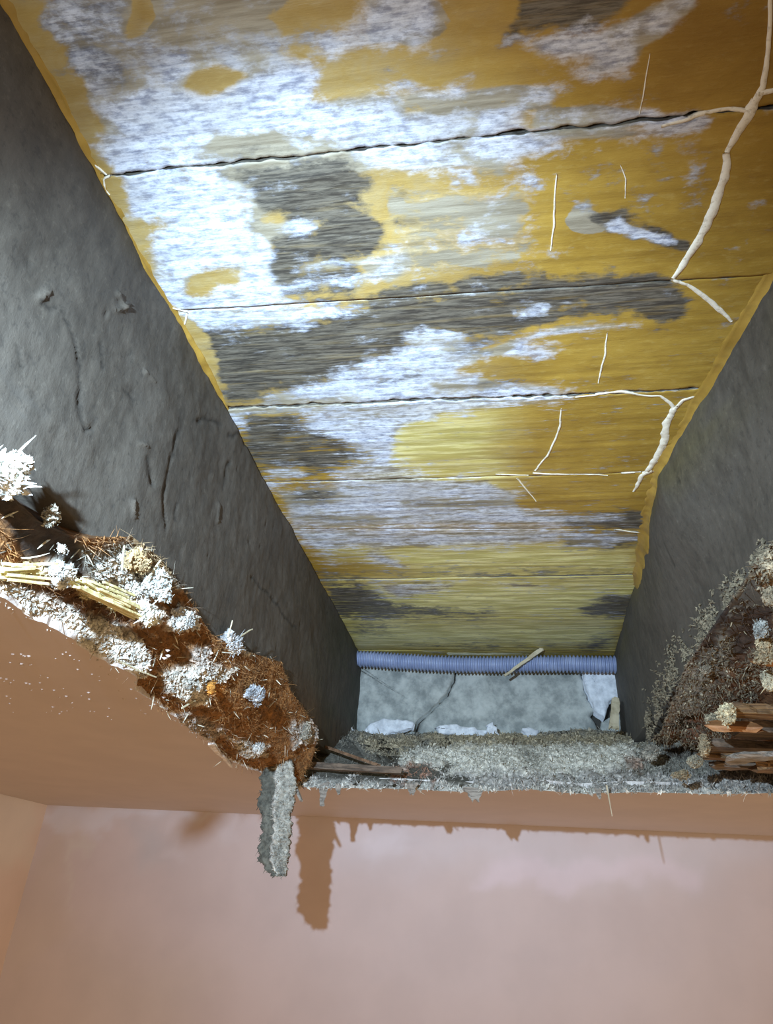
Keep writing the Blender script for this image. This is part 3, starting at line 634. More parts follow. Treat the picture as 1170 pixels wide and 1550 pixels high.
# ------------------------------------------------------------------ broken crusts (lofted rough bodies with fibres)
def fibres(P, N_, col, n, lmin, lmax, wd, spread=.8, curl=.3, gravity=0, idx=None):
    """n thin bent slivers rooted on points P; returns V, F, C"""
    if idx is None: idx = rng.integers(0, len(P), n)
    n = len(idx); p = P[idx]; nr = N_[idx]; d = nr * rng.uniform(.2, 1, (n, 1)) + rng.normal(0, spread, (n, 3)); d[:, 2] -= gravity
    d /= np.linalg.norm(d, axis=1)[:, None]; L = rng.uniform(lmin, lmax, (n, 1)) * rng.uniform(.4, 1, (n, 1)); b = rng.normal(0, curl, (n, 3))
    u = np.cross(d, rng.normal(0, 1, (n, 3))); u /= np.linalg.norm(u, axis=1)[:, None]; v = np.cross(d, u); w_ = wd * rng.uniform(.5, 1.4, (n, 1))
    rings = []
    for k, (s_, ww) in enumerate(((0, 1), (.4, 1), (.75, .8), (1, .25))):
        c = p + d * L * s_ - d * L * .08 + b * L * s_ * s_
        rings += [c + u * w_ * ww, c - u * w_ * ww * .6 + v * w_ * ww * .7, c - u * w_ * ww * .5 - v * w_ * ww * .7]
    V = np.stack(rings, 1).reshape(-1, 3); base = np.arange(n)[:, None] * 12
    Fl = []
    for k in range(3):
        for j in range(3): Fl.append([k * 3 + j, k * 3 + (j + 1) % 3, (k + 1) * 3 + (j + 1) % 3, (k + 1) * 3 + j])
    Fc = (base[:, None, :] + np.array(Fl)[None]).reshape(-1, 4)
    C = np.repeat(np.clip(col[idx] * rng.uniform(.7, 1.25, (n, 1)), 0, .9), 12, 0)
    return V, Fc, C
def flakes(P, N_, col, idx, smin, smax, el=2.0):
    """angular little crumbs"""
    n = len(idx); p = P[idx] + N_[idx] * rng.uniform(-.0005, .002, (n, 1)); A = rng.normal(0, 1, (n, 3)); A /= np.linalg.norm(A, axis=1)[:, None]
    B = np.cross(A, rng.normal(0, 1, (n, 3))); B /= np.linalg.norm(B, axis=1)[:, None]; C3 = np.cross(A, B); s_ = rng.uniform(smin, smax, (n, 1))
    q = [A * el, -A * el, B, -B, C3 * .7, -C3 * .7]; V = np.stack([p + k * s_ * rng.uniform(.5, 1.2, (n, 1)) for k in q], 1).reshape(-1, 3)
    base = np.arange(n)[:, None] * 6; Fl = [[0,2,4],[2,1,4],[1,3,4],[3,0,4],[2,0,5],[1,2,5],[3,1,5],[0,3,5]]
    Fc = (base[:, None, :] + np.array(Fl)[None]).reshape(-1, 3); C = np.repeat(np.clip(col[idx] * rng.uniform(.75, 1.3, (n, 1)), 0, .92), 6, 0)
    return V, Fc, C
def joined(name, parts, mat, smooth=False):
    V, Fc, C = [], [], []; off = 0
    for v, f, c in parts: V.append(v); Fc += (f + off).tolist(); C.append(c); off += len(v)
    V = np.concatenate(V); C = np.concatenate(C); C = np.concatenate([C, np.ones((len(C), 1))], 1)
    return mesh_np(name, V, Fc, mat, None, smooth, {'tint': C})
COL = dict(W=(.56, .53, .47), B=(.25, .115, .035), b=(.13, .058, .022), C=(.70, .60, .32), K=(.035, .022, .016), G=(.38, .35, .32), g=(.22, .20, .165), O=(.42, .18, .04), Y=(.30, .20, .10), P=(.66, .62, .54), R=(.26, .12, .07), S=(.40, .32, .20))  # K is the painted shade of the hollows
def crust(name, lo, hi, inner, paint, base, label, nt=260, ns=64, bulge=.012, amp=.006, warp=7, lump=70, mat=None):
    """surface between curve lo and curve hi (world points), closed behind by curve inner"""
    def rs(c):
        c = np.array(c, float); L = np.concatenate([[0], np.cumsum(np.linalg.norm(np.diff(c, axis=0), axis=1))]); L /= L[-1]; t = np.linspace(0, 1, nt)
        return np.stack([np.interp(t, L, c[:, i]) for i in range(3)], 1)
    A, B, I = rs(lo), rs(hi), rs(inner); s_ = np.linspace(0, 1, ns)[None, :, None]
    G = A[:, None] * (1 - s_) + B[:, None] * s_
    du = np.gradient(G, axis=0); dv = np.gradient(G, axis=1); N_ = np.cross(du, dv); N_ /= np.linalg.norm(N_, axis=2)[..., None] + 1e-12
    if np.mean(np.sum(N_ * (G - (I[:, None])), axis=2)) < 0: N_ = -N_
    Nf = N_.reshape(-1, 3); P = G.reshape(-1, 3).copy(); P += Nf * (np.sin(s_[..., 0] * math.pi) * (bulge if np.isscalar(bulge) else bulge[0](A[:, 1:2])) * np.ones((nt, 1))).reshape(-1, 1); calm = 1.0 if np.isscalar(bulge) else np.interp(P[:, 1], [.45, .75], [.4, 1.0])
    Q = project(P) + np.stack([fbm(P * 90, 3, 601) * warp * 2, fbm(P * 90, 3, 602) * warp * 2], 1)
    col = np.tile(np.array(COL[base]), (len(P), 1)); ht = np.zeros(len(P)); rgh = np.full(len(P), .5); cls = np.full(len(P), base)
    for c, k, f, pts, h in paint:
        sd = sdist(Q, pts); a = sstep(sd / f * .5 + .5) * k; col = col * (1 - a[:, None]) + np.array(COL[c]) * a[:, None]; ht = ht * (1 - a) + h * a
        cls = np.where(a > .5, c, cls); rgh = rgh * (1 - a) + (1.0 if c in 'WCGPS' else .5) * a
    edge = (np.minimum(s_[..., 0], 1 - s_[..., 0]) * np.ones((nt, 1))).reshape(-1); fade = sstep(edge / .06) * .85 + .15
    P += Nf * ((ht + fbm(P * lump, 5, 610) * amp * 2 * rgh + np.abs(fbm(P * lump * 3, 4, 615)) * amp * rgh * 1.2) * calm * fade)[:, None]
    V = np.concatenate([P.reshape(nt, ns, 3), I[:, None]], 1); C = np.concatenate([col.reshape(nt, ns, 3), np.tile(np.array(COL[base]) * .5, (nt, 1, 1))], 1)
    Fc = grid_faces(nt, ns + 1, True).tolist() + [list(range(ns + 1)), list(range((nt - 1) * (ns + 1), nt * (ns + 1)))]
    o = mesh_np(name, V.reshape(-1, 3), Fc, mat or MAT['tint'], None, True, {'tint': np.concatenate([C.reshape(-1, 3), np.ones((nt * (ns + 1), 1))], 1)})
    # consistent outward normals
    bm = bmesh.new(); bm.from_mesh(o.data); bmesh.ops.recalc_face_normals(bm, faces=bm.faces); bm.to_mesh(o.data); bm.free()
    return o, P, Nf, col, cls, project(P)

# ---- left: brown fibre insulation and white crust along the hole edge
lo = [(-.318, -.1, CZ), (-.318, .12, CZ)] + [PZ(*p, CZ + .003) for p in left_px[0:]]
XL = -.2705
hi_px = [(-60,700),(0,735),(60,790),(120,815),(200,812),(240,842),(275,890),(320,960),(370,985),(425,1002),(440,1045),(478,1100),(478,1118)]
hi = [(XL, -.1, .225), (XL, .12, .225)] + [PX(px, py, XL) for px, py in hi_px[1:]]
inner = [(-.33, p[1], .235) for p in lo]
pl = [('K', 1, 10, [(-40,730),(60,730),(95,790),(150,850),(110,885),(70,850),(40,850),(0,790)], -.008),  # shadow of the left hollow painted dark, on a recessed patch
 ('B', 1, 10, [(0,790),(20,810),(40,850),(30,868),(0,862)], .002),
 ('g', .9, 10, [(120,830),(210,812),(260,850),(280,900),(200,900),(130,870)], .002),
 ('Y', .9, 8, [(195,812),(215,806),(235,820),(255,850),(268,880),(240,870),(200,850)], .002),
 ('W', .95, 8, [(140,850),(185,835),(220,850),(258,880),(240,905),(200,905),(150,888)], .004),
 ('b', 1, 8, [(0,880),(60,885),(140,900),(220,940),(250,965),(200,960),(120,930),(60,900),(0,895)], -.005),
 ('C', 1, 7, [(0,858),(40,852),(72,858),(68,874),(30,876),(0,872)], .004),
 ('W', 1, 7, [(70,856),(95,848),(112,866),(112,888),(90,892),(72,878)], .005),
 ('C', 1, 7, [(112,880),(150,880),(180,902),(210,915),(205,930),(160,918),(120,898)], .005),
 ('W', 1, 7, [(196,910),(225,915),(245,925),(238,942),(212,940),(198,925)], .005),
 ('B', 1, 8, [(245,890),(285,900),(285,925),(250,930),(230,915)], -.003),
 ('W', .9, 7, [(255,935),(278,918),(298,930),(296,950),(270,958),(252,955)], .005),
 ('B', 1, 8, [(190,950),(260,958),(310,950),(315,985),(270,1010),(230,1005),(210,985)], -.002),
 ('W', 1, 9, [(-20,880),(30,885),(60,900),(100,925),(110,975),(40,930),(-20,900)], .0), ('W', 1, 9, [(90,915),(150,938),(190,955),(218,985),(220,1015),(190,1022),(100,975)], .006),
 ('W', .9, 8, [(240,1020),(270,1008),(315,1005),(360,1012),(320,1030),(310,1060),(290,1062),(255,1045)], .004),
 ('G', .8, 6, [(285,990),(310,975),(320,1010),(300,1010)], .002),
 ('O', 1, 6, [(308,1032),(330,1030),(335,1050),(312,1052)], .0),
 ('W', .95, 6, [(335,962),(345,955),(370,955),(385,975),(378,990),(350,985)], .005),
 ('B', 1, 8, [(205,1040),(230,1040),(262,1075),(250,1080),(225,1065)], .0),
 ('G', .8, 8, [(255,1078),(300,1085),(335,1100),(330,1112),(300,1105),(345,1150),(320,1140),(270,1095)], .002),
 ('W', .8, 5, [(340,1115),(370,1120),(402,1130),(400,1145),(370,1140)], .003),
 ('B', .9, 6, [(340,1130),(365,1145),(395,1155),(380,1162),(350,1150)], .0),
 ('G', .9, 7, [(440,1095),(468,1090),(480,1105),(470,1125),(440,1130)], .004)]
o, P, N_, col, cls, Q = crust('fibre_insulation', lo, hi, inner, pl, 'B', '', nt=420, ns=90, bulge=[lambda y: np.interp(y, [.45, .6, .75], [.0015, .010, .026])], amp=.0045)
tag(o, 'torn brown fibre insulation with white crust along the left joist foot', 'insulation', None, 'stuff')
vis = (P[:, 1] > .18)
def pick(mask, n):
    k = np.nonzero(mask & vis)[0]; return rng.choice(k, n) if len(k) else k[:0]
wht = np.isin(cls, list('WGC')); brn = np.isin(cls, list('BbYgO'))
parts = [fibres(P, N_, col * 1.1, 0, .002, .006, .0005, idx=pick(wht, 3500)), flakes(P, N_, col * 1.15, pick(wht, 12000), .0008, .0028, 1.4),
         fibres(P, N_, col * 1.2, 0, .003, .012, .00022, .9, .5, idx=pick(brn, 9000)), flakes(P, N_, col * .9, pick(brn, 2500), .0006, .0016),
         fibres(P, N_, np.tile(np.array([.60, .54, .42]), (len(P), 1)), 0, .010, .022, .0006, 1.0, .15, idx=pick(P[:, 1] > 0, 260))]
fo = joined('loose_fibres', parts, MAT['tint']); fo.parent = o; fo['kind'] = 'stuff'

def tuft(name, c, r, color, label, cat, seed, n=160, el=(1, 1, 1), lmax=.5, wd=.0006, group=None, flat=1.0):
    """ragged lump: displaced ball bristling with slivers"""
    bm = bmesh.new(); bmesh.ops.create_icosphere(bm, subdivisions=3, radius=1); V1 = np.array([v.co[:] for v in bm.verts]); F1 = [[v.index for v in f.verts] for f in bm.faces]; bm.free()
    q = random.Random(seed + 5); Vs, Ns, Fc = [], [], []
    for k in range(7):
        off = np.array([q.uniform(-.35, .35), q.uniform(-.9, .9), q.uniform(-.75, .75)]) * (k > 0); rr = (.75 if k == 0 else q.uniform(.28, .6))
        sc_ = np.array([q.uniform(.6, 1), q.uniform(.6, 1.4), q.uniform(.6, 1.2)]) * rr
        d = 1 + .7 * fbm(V1 * 1.6 + seed + k * 3, 4, seed + k) + .5 * np.abs(fbm(V1 * 4 + seed, 4, seed + 4))
        Fc += [[i + len(V1) * k for i in f] for f in F1]; Vs.append((V1 * d[:, None] * sc_ + off) * np.array(el) * r * .85 + np.array(c)); Ns.append(V1)
    V = np.concatenate(Vs); N0 = np.concatenate(Ns)
    cc = np.tile(np.array(color), (len(V), 1)) * (1 + .9 * fbm((V - np.array(c)) / r * 1.6 + seed, 4, seed + 8))[:, None]
    root = mesh_np(name, V, Fc, MAT['tint'], None, True, {'tint': np.concatenate([np.clip(cc, 0, .9), np.ones((len(V), 1))], 1)})
    tag(root, label, cat, group)
    parts = [fibres(V, N0, cc * 1.12, int(n * .8), r * .15, r * lmax * 1.1, wd, 1.1, .5), flakes(V, N0, cc * 1.1, rng.integers(0, len(V), n * 6), r * .07, r * .19, 1.35)]
    fo = joined('bristles', parts, MAT['tint']); fo.parent = root; return root
tuft('plaster_tuft', PX(6, 714, -.262), .015, (.74, .74, .68), 'bright white splayed tuft at the left picture edge on the joist', 'tuft', 1, 120, lmax=.75, wd=.0014)
tuft('plaster_tuft', PX(80, 782, -.268), .006, (.34, .31, .25), 'small grey-green tuft on the left joist below the dark hollow', 'tuft', 2, 90)
tuft('plaster_tuft', PX(94, 832, -.266), .003, (.7, .68, .6), 'tiny bright crumb in the dark hollow above the white lump', 'tuft', 3, 20)
tuft('plaster_tuft', PX(92, 868, -.276), .0075, (.66, .66, .62), 'white crumbly tuft beside the dark hollow, left end of the yellow straw', 'tuft', 4, 200)
tuft('plaster_tuft', PX(212, 845, -.266), .010, (.30, .215, .11), 'tan rounded fibre lump topmost of the broken crust', 'tuft', 5, 120, lmax=.35)
tuft('plaster_tuft', PX(240, 886, -.264), .011, (.60, .60, .56), 'white tuft just below the tan rounded lump', 'tuft', 6, 200, (1, 1.4, .8))
tuft('plaster_tuft', PX(222, 932, -.266), .011, (.70, .70, .60), 'white comb-like tuft at the end of the yellow straw', 'tuft', 7, 220, (1, 1.4, .8), .6)
tuft('plaster_tuft', PX(276, 940, -.268), .010, (.50, .49, .46), 'grey-white tuft against the joist above the brown hollow', 'tuft', 8, 200)
tuft('plaster_tuft', PX(350, 972, -.270), .013, (.46, .45, .45), 'grey spiky tuft sticking up onto the left joist', 'tuft', 9, 320, (1, 1.3, .8), .7, .0008)
tuft('plaster_tuft', PX(386, 1052, -.268), .011, (.42, .43, .46), 'bluish grey crumbly tuft in the middle of the brown fibre', 'tuft', 10, 220, (1, 1.5, .7))
tuft('plaster_tuft', PX(280, 1040, -.290), .012, (.44, .40, .34), 'ribbed cream tuft between brown hollows near the ceiling edge', 'tuft', 11, 300, (1, 2.0, .7))
tuft('plaster_tuft', PX(462, 1108, -.270), .011, (.42, .38, .31), 'grey-tan tuft at the far end of the left crust', 'tuft', 12, 200, (1, 1.2, 1))
tuft('plaster_tuft', PX(392, 1134, -.300), .010, (.50, .48, .45), 'pale tuft above the hanging strip', 'tuft', 13, 150, (1, 1.4, .6))
tuft('amber_lump', PX(320, 1040, -.276), .006, (.55, .24, .04), 'small glossy amber lump in the brown fibre', 'lump', 14, 30)
# yellow straw bundles
def bundle(name, a, b, r, n, color, label, seed):
    a, b = np.array(a), np.array(b); d = (b - a); root = None; Vs = []
    rr = np.random.default_rng(seed); o = empty(name, tuple(a)); tag(o, label, 'straw')
    for k in range(n):
        off = rr.normal(0, r, 3); s0, s1 = rr.uniform(-.05, .55), rr.uniform(.6, 1.05)
        stick('straw', a + d * s0 + off, a + d * s1 + off + rr.normal(0, r * .4, 3), .0022, .0016, .0016, MAT['straw'], None, None, seed=seed + k, parent=o, n=14)
    return o
MAT['straw'] = m_simple('yellow_straw', (.50, .42, .19), (.80, .72, .42), 70, .75, (1, 1, 1), .5)
bundle('straw_bundle', PX(-6, 866, -.270), PX(72, 868, -.268), .003, 20, None, 'pale yellow straw bundle at the left picture edge under the dark hollow', 40)
bundle('straw_bundle', PX(118, 882, -.272), PX(212, 928, -.270), .003, 26, None, 'longer pale yellow straw bundle in the middle of the white crust', 90)
# loose straws
for i, (p, q, x, lab) in enumerate([((222,878),(243,848),-.262,'thin pale straw lying across the white tuft below the tan lump'), ((345,965),(352,940),-.262,'thin straw pointing up from the grey spiky tuft'),
        ((365,962),(382,952),-.262,'short straw sticking right out of the grey spiky tuft'), ((185,862),(188,826),-.262,'pale upright straw beside the tan rounded lump'), ((178,1000),(236,1026),-.300,'long white splinter lying along the white crust above the ceiling edge'),
        ((275,1072),(296,1060),-.292,'short white splinter at the foot of the ribbed cream tuft')]):
    stick('straw', PX(*p, x), PX(*q, x + .002), .0016, .0010, .001, MAT['pale'], lab, 'straw', seed=300 + i, n=12, up=(1, 0, 0))
stick('plaster_sliver', PZ(318,1125,CZ - .001), PZ(350,1160,CZ - .004), .008, .003, .003, MAT['rim'], 'white plaster sliver hanging from the ceiling edge left of the hanging strip', 'sliver', seed=77, n=16)

# ---- far ledge of mortar, straw and grit
lo = [(-.345, 1.045, .156)] + [PZ(px, py, .153) for px, py in ((420,1186),(450,1192),(520,1193),(600,1194),(700,1199),(800,1195),(880,1202),(960,1199),(1060,1202),(1170,1201))] + [(.62, 1.0, .153)]
hi = [(-.345, 1.12, .20)] + [PY(px, py, y) for px, py, y in ((455,1128,1.14),(480,1110,1.2),(535,1106,1.34),(600,1112,1.35),(700,1108,1.36),(800,1112,1.36),(880,1104,1.36),(950,1108,1.35),(1010,1112,1.2))] + [(.40, 1.1, .25), (.62, 1.1, .25)]
inner = [(-.35, 1.10, .172), (.62, 1.12, .172)]
pg = [('g', 1, 14, [(440,1110),(540,1108),(640,1112),(620,1150),(600,1158),(470,1150)], .002), ('S', .6, 8, [(540,1118),(640,1118),(610,1150),(550,1140)], .002),
 ('P', 1, 8, [(590,1165),(620,1140),(680,1132),(760,1130),(900,1135),(960,1130),(970,1160),(900,1180),(700,1180),(620,1176)], .006),
 ('S', .7, 8, [(640,1112),(960,1112),(980,1130),(900,1134),(760,1132),(660,1136)], .003), ('g', .6, 6, [(780,1140),(810,1138),(820,1165),(790,1166)], .0),
 ('G', .9, 7, [(430,1170),(600,1176),(980,1172),(1170,1180),(1170,1200),(430,1196)], .0), ('R', .9, 6, [(590,1166),(650,1162),(665,1176),(650,1186),(590,1186)], .002), ('R', .7, 5, [(950,1150),(975,1150),(972,1166),(950,1164)], .0),
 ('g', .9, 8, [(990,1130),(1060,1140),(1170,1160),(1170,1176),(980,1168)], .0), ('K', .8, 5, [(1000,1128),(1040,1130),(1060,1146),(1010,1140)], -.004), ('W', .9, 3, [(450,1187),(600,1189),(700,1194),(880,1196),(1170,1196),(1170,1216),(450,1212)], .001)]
o, P, N_, col, cls, Q = crust('mortar_rubble', lo, hi, inner, pg, 'g', '', nt=520, ns=110, bulge=-.002, amp=.0055, lump=60)
tag(o, 'grey mortar rubble and straw ledge below the stone end, along the far hole edge', 'rubble', None, 'stuff')
vis = np.ones(len(P), bool)
edge = Q[:, 1] > 1180
parts = [fibres(P, N_, col * 1.25, 0, .004, .014, .0005, idx=pick(cls != 'P', 7000)), flakes(P, N_, col * 1.2, pick(cls != 'P', 9000), .0008, .0032), flakes(P, N_, col * 1.05, pick(cls == 'P', 2200), .0008, .0022, 1.3),
         fibres(P, N_, col * 1.1, 0, .003, .008, .0005, idx=pick(cls == 'P', 1500)), fibres(P, N_, np.tile(np.array([.58, .54, .48]), (len(P), 1)), 0, .003, .012, .0007, .5, .3, .3, idx=pick(edge, 900))]
fo = joined('loose_fibres', parts, MAT['tint']); fo.parent = o; fo['kind'] = 'stuff'
# small hanging scraps of the far edge
for i, (px, py, L, wd, lab) in enumerate([(488,1192,.024,.014,'small grey scrap hanging from the far edge right of the long strip'), (512,1192,.010,.006,'tiny scrap hanging further right of the small grey scrap'), (622,1192,.008,.013,'pale ragged scrap hanging below the rusty rubble patch'),
        (716,1197,.012,.022,'short scrap hanging at the middle of the far ceiling edge'), (905,1199,.008,.007,'short scrap hanging at the far edge beside the thin splinter')]):
    c = PZ(px, py, .154); stick('plaster_scrap', (c[0], c[1], .158), (c[0] + .002, c[1], .154 - L), wd, wd * .4, .003, MAT['greylath'], lab, 'scrap', seed=120 + i, n=22, up=(0, 1, 0), rough=1.3)
c = PZ(919, 1196, .154); stick('splinter', (c[0], c[1], .160), (c[0] + .003, c[1], .122), .002, .0008, .0015, MAT['wood'], 'thin splinter hanging down from the far ceiling edge on the right', 'splinter', seed=140, n=12, up=(0, 1, 0))
# lath and rod lying on the ledge
stick('lath', PY(432,1157,1.09), PY(604,1167,1.075), .016, .014, .009, MAT['darkwood'], 'dark flat wooden lath lying along the far ledge above the hanging strip', 'lath', seed=150, up=(0, 0, 1))
stick('rusty_rod', PY(474,1124,1.14), PY(572,1158,1.085), .0042, .006, .0042, MAT['rust'], 'thin rusty rod crossing onto the dark flat lath', 'rod', seed=151, up=(0, 0, 1))
stick('splinter', PY(773,1150,1.20), PY(778,1118,1.24), .003, .002, .002, MAT['darkwood'], 'dark little splinter upright in the pale mortar', 'splinter', seed=152, up=(0, 1, 0), n=12)
# white plaster chunks
for i, (poly, y, lab) in enumerate([([(550,1108),(562,1094),(580,1088),(612,1088),(628,1094),(624,1102),(600,1106),(585,1114),(560,1116)], 1.345, 'largest white plaster chunk at the foot of the grey stone'),
        ([(658,1100),(672,1095),(700,1098),(738,1106),(730,1114),(700,1114),(665,1110)], 1.345, 'flat white plaster chunk in the middle of the ledge'),
        ([(736,1096),(746,1092),(752,1104),(756,1114),(738,1114)], 1.340, 'small upright white plaster chunk beside the flat one'),
        ([(790,1104),(800,1102),(817,1106),(806,1116),(798,1114)], 1.335, 'small pointed white plaster chip on the right of the ledge'),
        ([(516,1114),(522,1094),(534,1104),(536,1116)], 1.325, 'pointed white plaster chip at the foot of the left joist')]):
    o = stone(poly, y - .012, .02, MAT['chunk'], None, 30 + i, 'plaster_chunk', .0025, bev=.003); tag(o, lab, 'plaster chunk')

# ---- hanging fibrous strip
sx0, sx1 = PY(395,1170,1.0), PY(446,1170,1.0); nzs, nxs = 150, 44
zt, zb_ = .168, PY(415,1322,1.0)[2]
Lx = [(1165,398,442),(1190,396,447),(1220,393,444),(1250,399,441),(1280,394,441),(1300,394,438),(1318,404,436),(1327,412,434)]
yy = np.linspace(1150, 1326, nzs); a = np.interp(yy, [k[0] for k in Lx], [k[1] for k in Lx]); b = np.interp(yy, [k[0] for k in Lx], [k[2] for k in Lx]); z = np.zeros(nzs)
a = a + fbm(np.stack([yy / 7, z, z], 1), 4, 700) * 9; b = b + fbm(np.stack([yy / 7, z + 5, z], 1), 4, 701) * 7
G = np.zeros((nzs, nxs, 3)); s_ = np.linspace(0, 1, nxs)
for i in range(nzs):
    A, B = PY(a[i], yy[i], 1.0), PY(b[i], yy[i], 1.0); G[i] = A + np.outer(s_, B - A)
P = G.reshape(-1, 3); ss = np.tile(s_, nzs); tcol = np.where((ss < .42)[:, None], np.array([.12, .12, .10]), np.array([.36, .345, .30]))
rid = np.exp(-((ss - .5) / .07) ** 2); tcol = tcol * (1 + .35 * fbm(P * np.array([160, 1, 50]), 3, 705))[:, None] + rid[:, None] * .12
front = P.copy(); front[:, 1] -= .004 + np.sqrt(np.clip(1 - (2 * ss - 1) ** 2, 0, 1)) * .003 + rid * .003 + fbm(P * 150, 4, 706) * .004 * (.4 + (ss > .5)) + np.abs(fbm(P * 300, 3, 707)) * .002
back = P.copy(); back[:, 1] += .004 + fbm(P * 120, 3, 708) * .002
V = np.concatenate([front.reshape(nzs, nxs, 3), back.reshape(nzs, nxs, 3)[:, ::-1]], 1); C = np.concatenate([tcol.reshape(nzs, nxs, 3)] * 2, 1); nn = 2 * nxs
Fc = grid_faces(nzs, nn, True).tolist() + [list(range(nn)), list(range((nzs - 1) * nn, nzs * nn))]
strip = mesh_np('hanging_strip', V.reshape(-1, 3), Fc, MAT['tint'], None, True, {'tint': np.concatenate([np.clip(C.reshape(-1, 3), 0, 1), np.ones((nzs * nn, 1))], 1)})
tag(strip, 'grey fibrous plaster strip hanging from the hole corner in front of the pink wall', 'strip')
N0 = np.tile(np.array([0, -1.0, -.2]), (len(front), 1)); em = (ss < .04) | (ss > .96) | (np.repeat(yy, nxs) > 1322)
parts = [fibres(front, N0, tcol * 1.1, 0, .002, .006, .0005, idx=rng.choice(np.nonzero(ss > .4)[0], 1100)), fibres(front, N0 * 0 + np.array([0, 0, -1.0]), tcol, 0, .002, .006, .0006, .7, idx=rng.choice(np.nonzero(em)[0], 420))]
fo = joined('bristles', parts, MAT['tint']); fo.parent = strip
# tattered shoulder of the strip
stick('plaster_scrap', PY(440,1175,1.01), PY(456,1212,1.005), .008, .003, .004, MAT['greylath'], 'curled ragged scrap against the right side of the long hanging strip', 'scrap', seed=160, n=14, up=(0, 1, 0), rough=.6)

# ---- right: dark fibre under the joist, broken laths
lo = [(.62, .25, .205), (.62, 1.06, .20)]
hi = [(.216, .25, .268), (.216, .60, .269), (.216, .84, .266), PX(1000, 1110, .217), (.216, 1.09, .235)]
inner = [(.62, .25, .268), (.62, 1.08, .262)]
pr = [('K', .95, 8, [(1085,905),(1140,860),(1150,890),(1100,945),(1060,1010),(1050,1000)], -.006), ('K', .95, 8, [(1020,1090),(1065,1085),(1062,1108),(1025,1122)], -.008), ('K', .95, 8, [(1060,985),(1100,960),(1105,1000),(1075,1030)], -.008), ('g', .9, 14, [(1000,1110),(1040,1010),(1075,985),(1080,1040),(1070,1070),(1030,1080),(1000,1110)], .002), ('S', .35, 10, [(1100,900),(1170,820),(1170,900),(1120,940)], .0), ('R', .7, 10, [(1015,1095),(1065,1085),(1060,1110),(1020,1125)], -.006), ('K', .9, 10, [(1080,960),(1130,880),(1170,900),(1170,960),(1110,1010),(1080,1030)], -.006), ('b', .9, 8, [(1090,1010),(1130,1000),(1120,1050),(1095,1045)], .0), ('g', .6, 8, [(1060,1000),(1100,950),(1110,1010),(1080,1020)], .003)]  # K patches paint shade into the recessed hollows under the joist
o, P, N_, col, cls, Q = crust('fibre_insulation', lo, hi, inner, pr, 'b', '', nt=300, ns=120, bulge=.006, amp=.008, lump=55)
tag(o, 'dark brown fibre and grit under the right joist above the broken laths', 'insulation', None, 'stuff')
vis = (P[:, 0] < .48)
nearj = (P[:, 0] < .30) & ((cls != 'K') | (rng.uniform(0, 1, len(P)) < .12))
parts = [fibres(P, N_, np.tile(np.array([.24, .19, .12]), (len(P), 1)), 0, .003, .010, .0005, idx=pick(nearj, 5200)), flakes(P, N_, np.tile(np.array([.12, .085, .055]), (len(P), 1)), pick(nearj, 3800), .0008, .0024), fibres(P, N_, col, 0, .004, .014, .0004, idx=pick(~nearj, 3500)),
         flakes(P, N_, np.tile(np.array([.36, .31, .22]), (len(P), 1)), pick(nearj, 600), .0008, .002)]
# furry fringe creeping up on the joist face
m = 2600; yf = rng.uniform(.55, 1.14, m); zf = .27 + np.abs(rng.normal(0, .014, m)) * np.interp(yf, [.5, .9, 1.14], [.25, 1.5, 2.2]); Pf = np.stack([np.full(m, .2205), yf, zf - np.interp(yf, [.9, 1.14], [0, .03])], 1)
Pf = Pf[fbm(Pf * 55, 3, 850) > rng.uniform(-.25, .3, m)]; m = len(Pf)
parts += [fibres(Pf, np.tile(np.array([-1.0, 0, -.3]), (m, 1)), np.tile(np.array([.23, .18, .115]), (m, 1)), 0, .002, .007, .0006, idx=np.arange(m)), flakes(Pf, np.tile(np.array([-1.0, 0, 0]), (m, 1)), np.tile(np.array([.22, .18, .12]), (m, 1)), np.arange(m), .0008, .0022)]
fo = joined('loose_fibres', parts, MAT['tint']); fo.parent = o; fo['kind'] = 'stuff'
def lath(px, py, z, w_, t, mat, lab, seed, L=.26, tilt=.0, dy=0.0, cat='lath', name='lath'):
    a = PZ(px, py, z); return stick(name, a, (a[0] + L, a[1] + dy, a[2] + tilt), w_, w_, t, mat, lab, cat, seed=seed, n=30, up=(0, 0, 1), rough=.4)
lath(1100, 1076, .200, .020, .010, MAT['amber'], 'broken brown lath with a cream tuft on its end, uppermost on the right', 201)
lath(1118, 1104, .198, .034, .012, MAT['darkwood'], 'dark broken lath behind the orange wood chip', 202)
lath(1072, 1128, .190, .026, .009, MAT['darkwood'], 'dark broken lath just below the orange wood chip', 203, .28)
lath(1062, 1144, .184, .020, .008, MAT['amber'], 'amber streaked broken lath, second from the bottom on the right', 204, .3)
lath(1082, 1158, .178, .016, .008, MAT['darkwood'], 'lowest dark broken lath just above the far ceiling edge', 205, .28)
lath(1148, 1160, .172, .030, .012, MAT['amber'], 'brown broken block at the lower right picture edge', 206, .16)
a = PZ(1078, 1098, .190); stick('wood_chip', a, (a[0] + .040, a[1] - .012, a[2] - .004), .020, .017, .006, MAT['orange'], 'bright orange broken wood chip on the dark laths', 'wood chip', seed=207, n=12, up=(0, -.6, 1), rough=.2)
a = PZ(1155, 1000, .22); stick('wood_chip', a, (a[0] + .04, a[1] + .01, a[2]), .02, .02, .008, MAT['orange'], 'orange wood chip at the right picture edge inside the cream tufts', 'wood chip', seed=208, n=12, up=(0, -.6, 1))
a = PZ(1106, 1148, .172); stick('fibre_shred', a, (a[0] + .12, a[1] - .05, a[2] + .002), .030, .022, .006, MAT['greylath'], 'pale grey shredded fibre strip lying over the lower laths', 'shred', seed=209, n=24, up=(0, 0, 1), rough=.7)
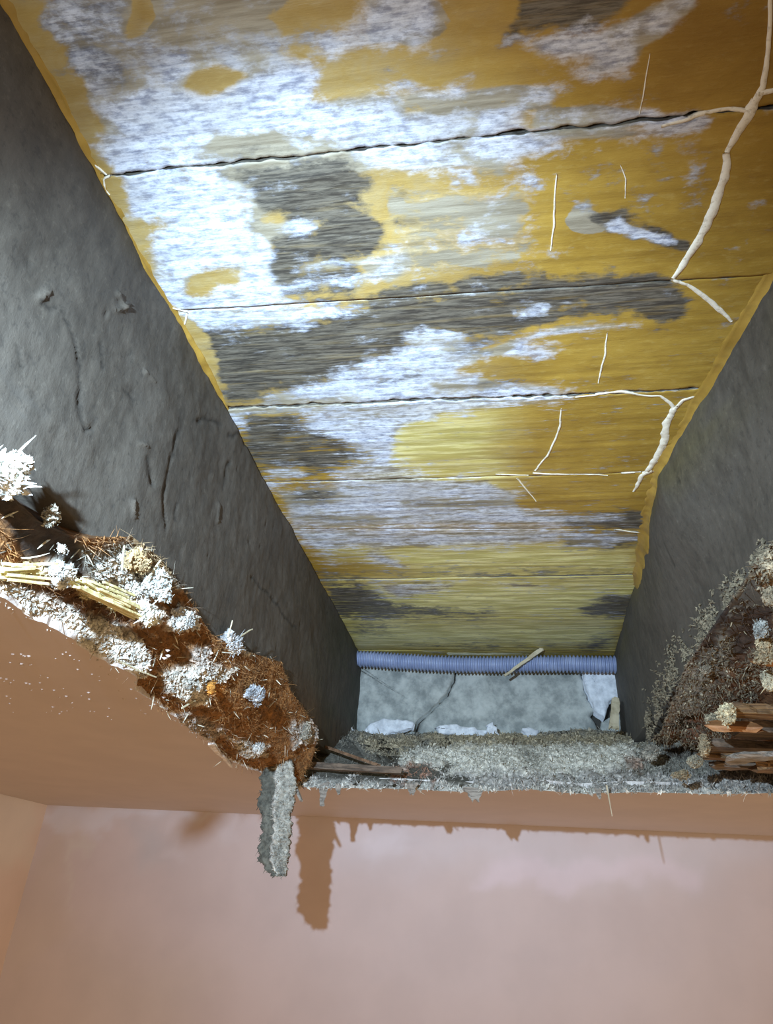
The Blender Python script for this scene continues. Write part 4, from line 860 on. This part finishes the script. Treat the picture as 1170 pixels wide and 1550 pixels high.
tuft('cream_tuft', PZ(1098, 1082, .190), .011, (.50, .42, .27), 'rounded cream tuft on the end of the uppermost broken lath', 'tuft', 51, 260, (1.1, 1, .9), .4)
tuft('cream_tuft', PZ(1078, 1090, .200), .008, (.26, .22, .15), 'small brown-grey tuft left of the rounded cream tuft', 'tuft', 52, 160)
tuft('cream_tuft', PZ(1066, 1130, .182), .009, (.34, .27, .17), 'tan crumbly tuft at the ends of the lower laths', 'tuft', 53, 200, (.8, 1, 1.2))
tuft('cream_tuft', PZ(1050, 1154, .175), .009, (.30, .27, .20), 'olive grey tuft below the tan crumbly tuft', 'tuft', 54, 180, (1.2, 1, .7))
tuft('cream_tuft', PZ(1030, 1174, .165), .009, (.34, .27, .17), 'flat tan tuft lying just above the far ceiling edge', 'tuft', 55, 160, (1.6, 1, .6))
tuft('cream_tuft', PZ(1162, 985, .222), .011, (.36, .28, .17), 'cream tuft above the orange chip at the right picture edge', 'tuft', 56, 220)
tuft('cream_tuft', PZ(1166, 1032, .215), .009, (.44, .38, .26), 'pale tuft below the orange chip at the right picture edge', 'tuft', 57, 180)
tuft('cream_tuft', PZ(1152, 950, .235), .008, (.28, .28, .26), 'greyish tuft in the dark hollow under the right joist', 'tuft', 58, 120)
tuft('cream_tuft', PZ(1163, 850, .255), .009, (.34, .28, .19), 'tan tuft high under the right joist at the picture edge', 'tuft', 59, 160)
tuft('cream_tuft', PZ(1166, 905, .250), .009, (.30, .24, .16), 'brown tuft under the tan one below the right joist', 'tuft', 60, 160)
tuft('cream_tuft', PZ(1070, 1008, .262), .009, (.22, .18, .13), 'brown bristly tuft on the lower edge of the right joist', 'tuft', 61, 260)
tuft('cream_tuft', PZ(1050, 1045, .258), .011, (.20, .165, .12), 'dark bristly tuft low on the right joist near the ledge', 'tuft', 62, 320, (1, 1.4, 1))
tuft('cream_tuft', PZ(985, 1140, .215), .012, (.30, .27, .22), 'grey tuft where the far ledge meets the right joist', 'tuft', 63, 260, (1.3, 1, .8))

# repeats carry a group
GR = {'plaster_tuft': 'tufts on the left broken crust', 'cream_tuft': 'tufts on the right broken edge', 'plaster_chunk': 'white plaster chunks at the foot of the stone end', 'lath': 'broken laths at the hole edge',
      'plaster_scrap': 'scraps hanging from the far hole edge', 'straw': 'loose straws in the left crust', 'straw_bundle': 'yellow straw bundles in the left crust', 'splinter': 'loose wood splinters', 'batten': 'pale battens above the conduit', 'joist': 'joists beside the hole', 'wood_chip': 'orange wood chips on the right'}
for ob in S.objects:
    k = ob.name.split('.')[0]
    if ob.parent is None and k in GR: ob['group'] = GR[k]
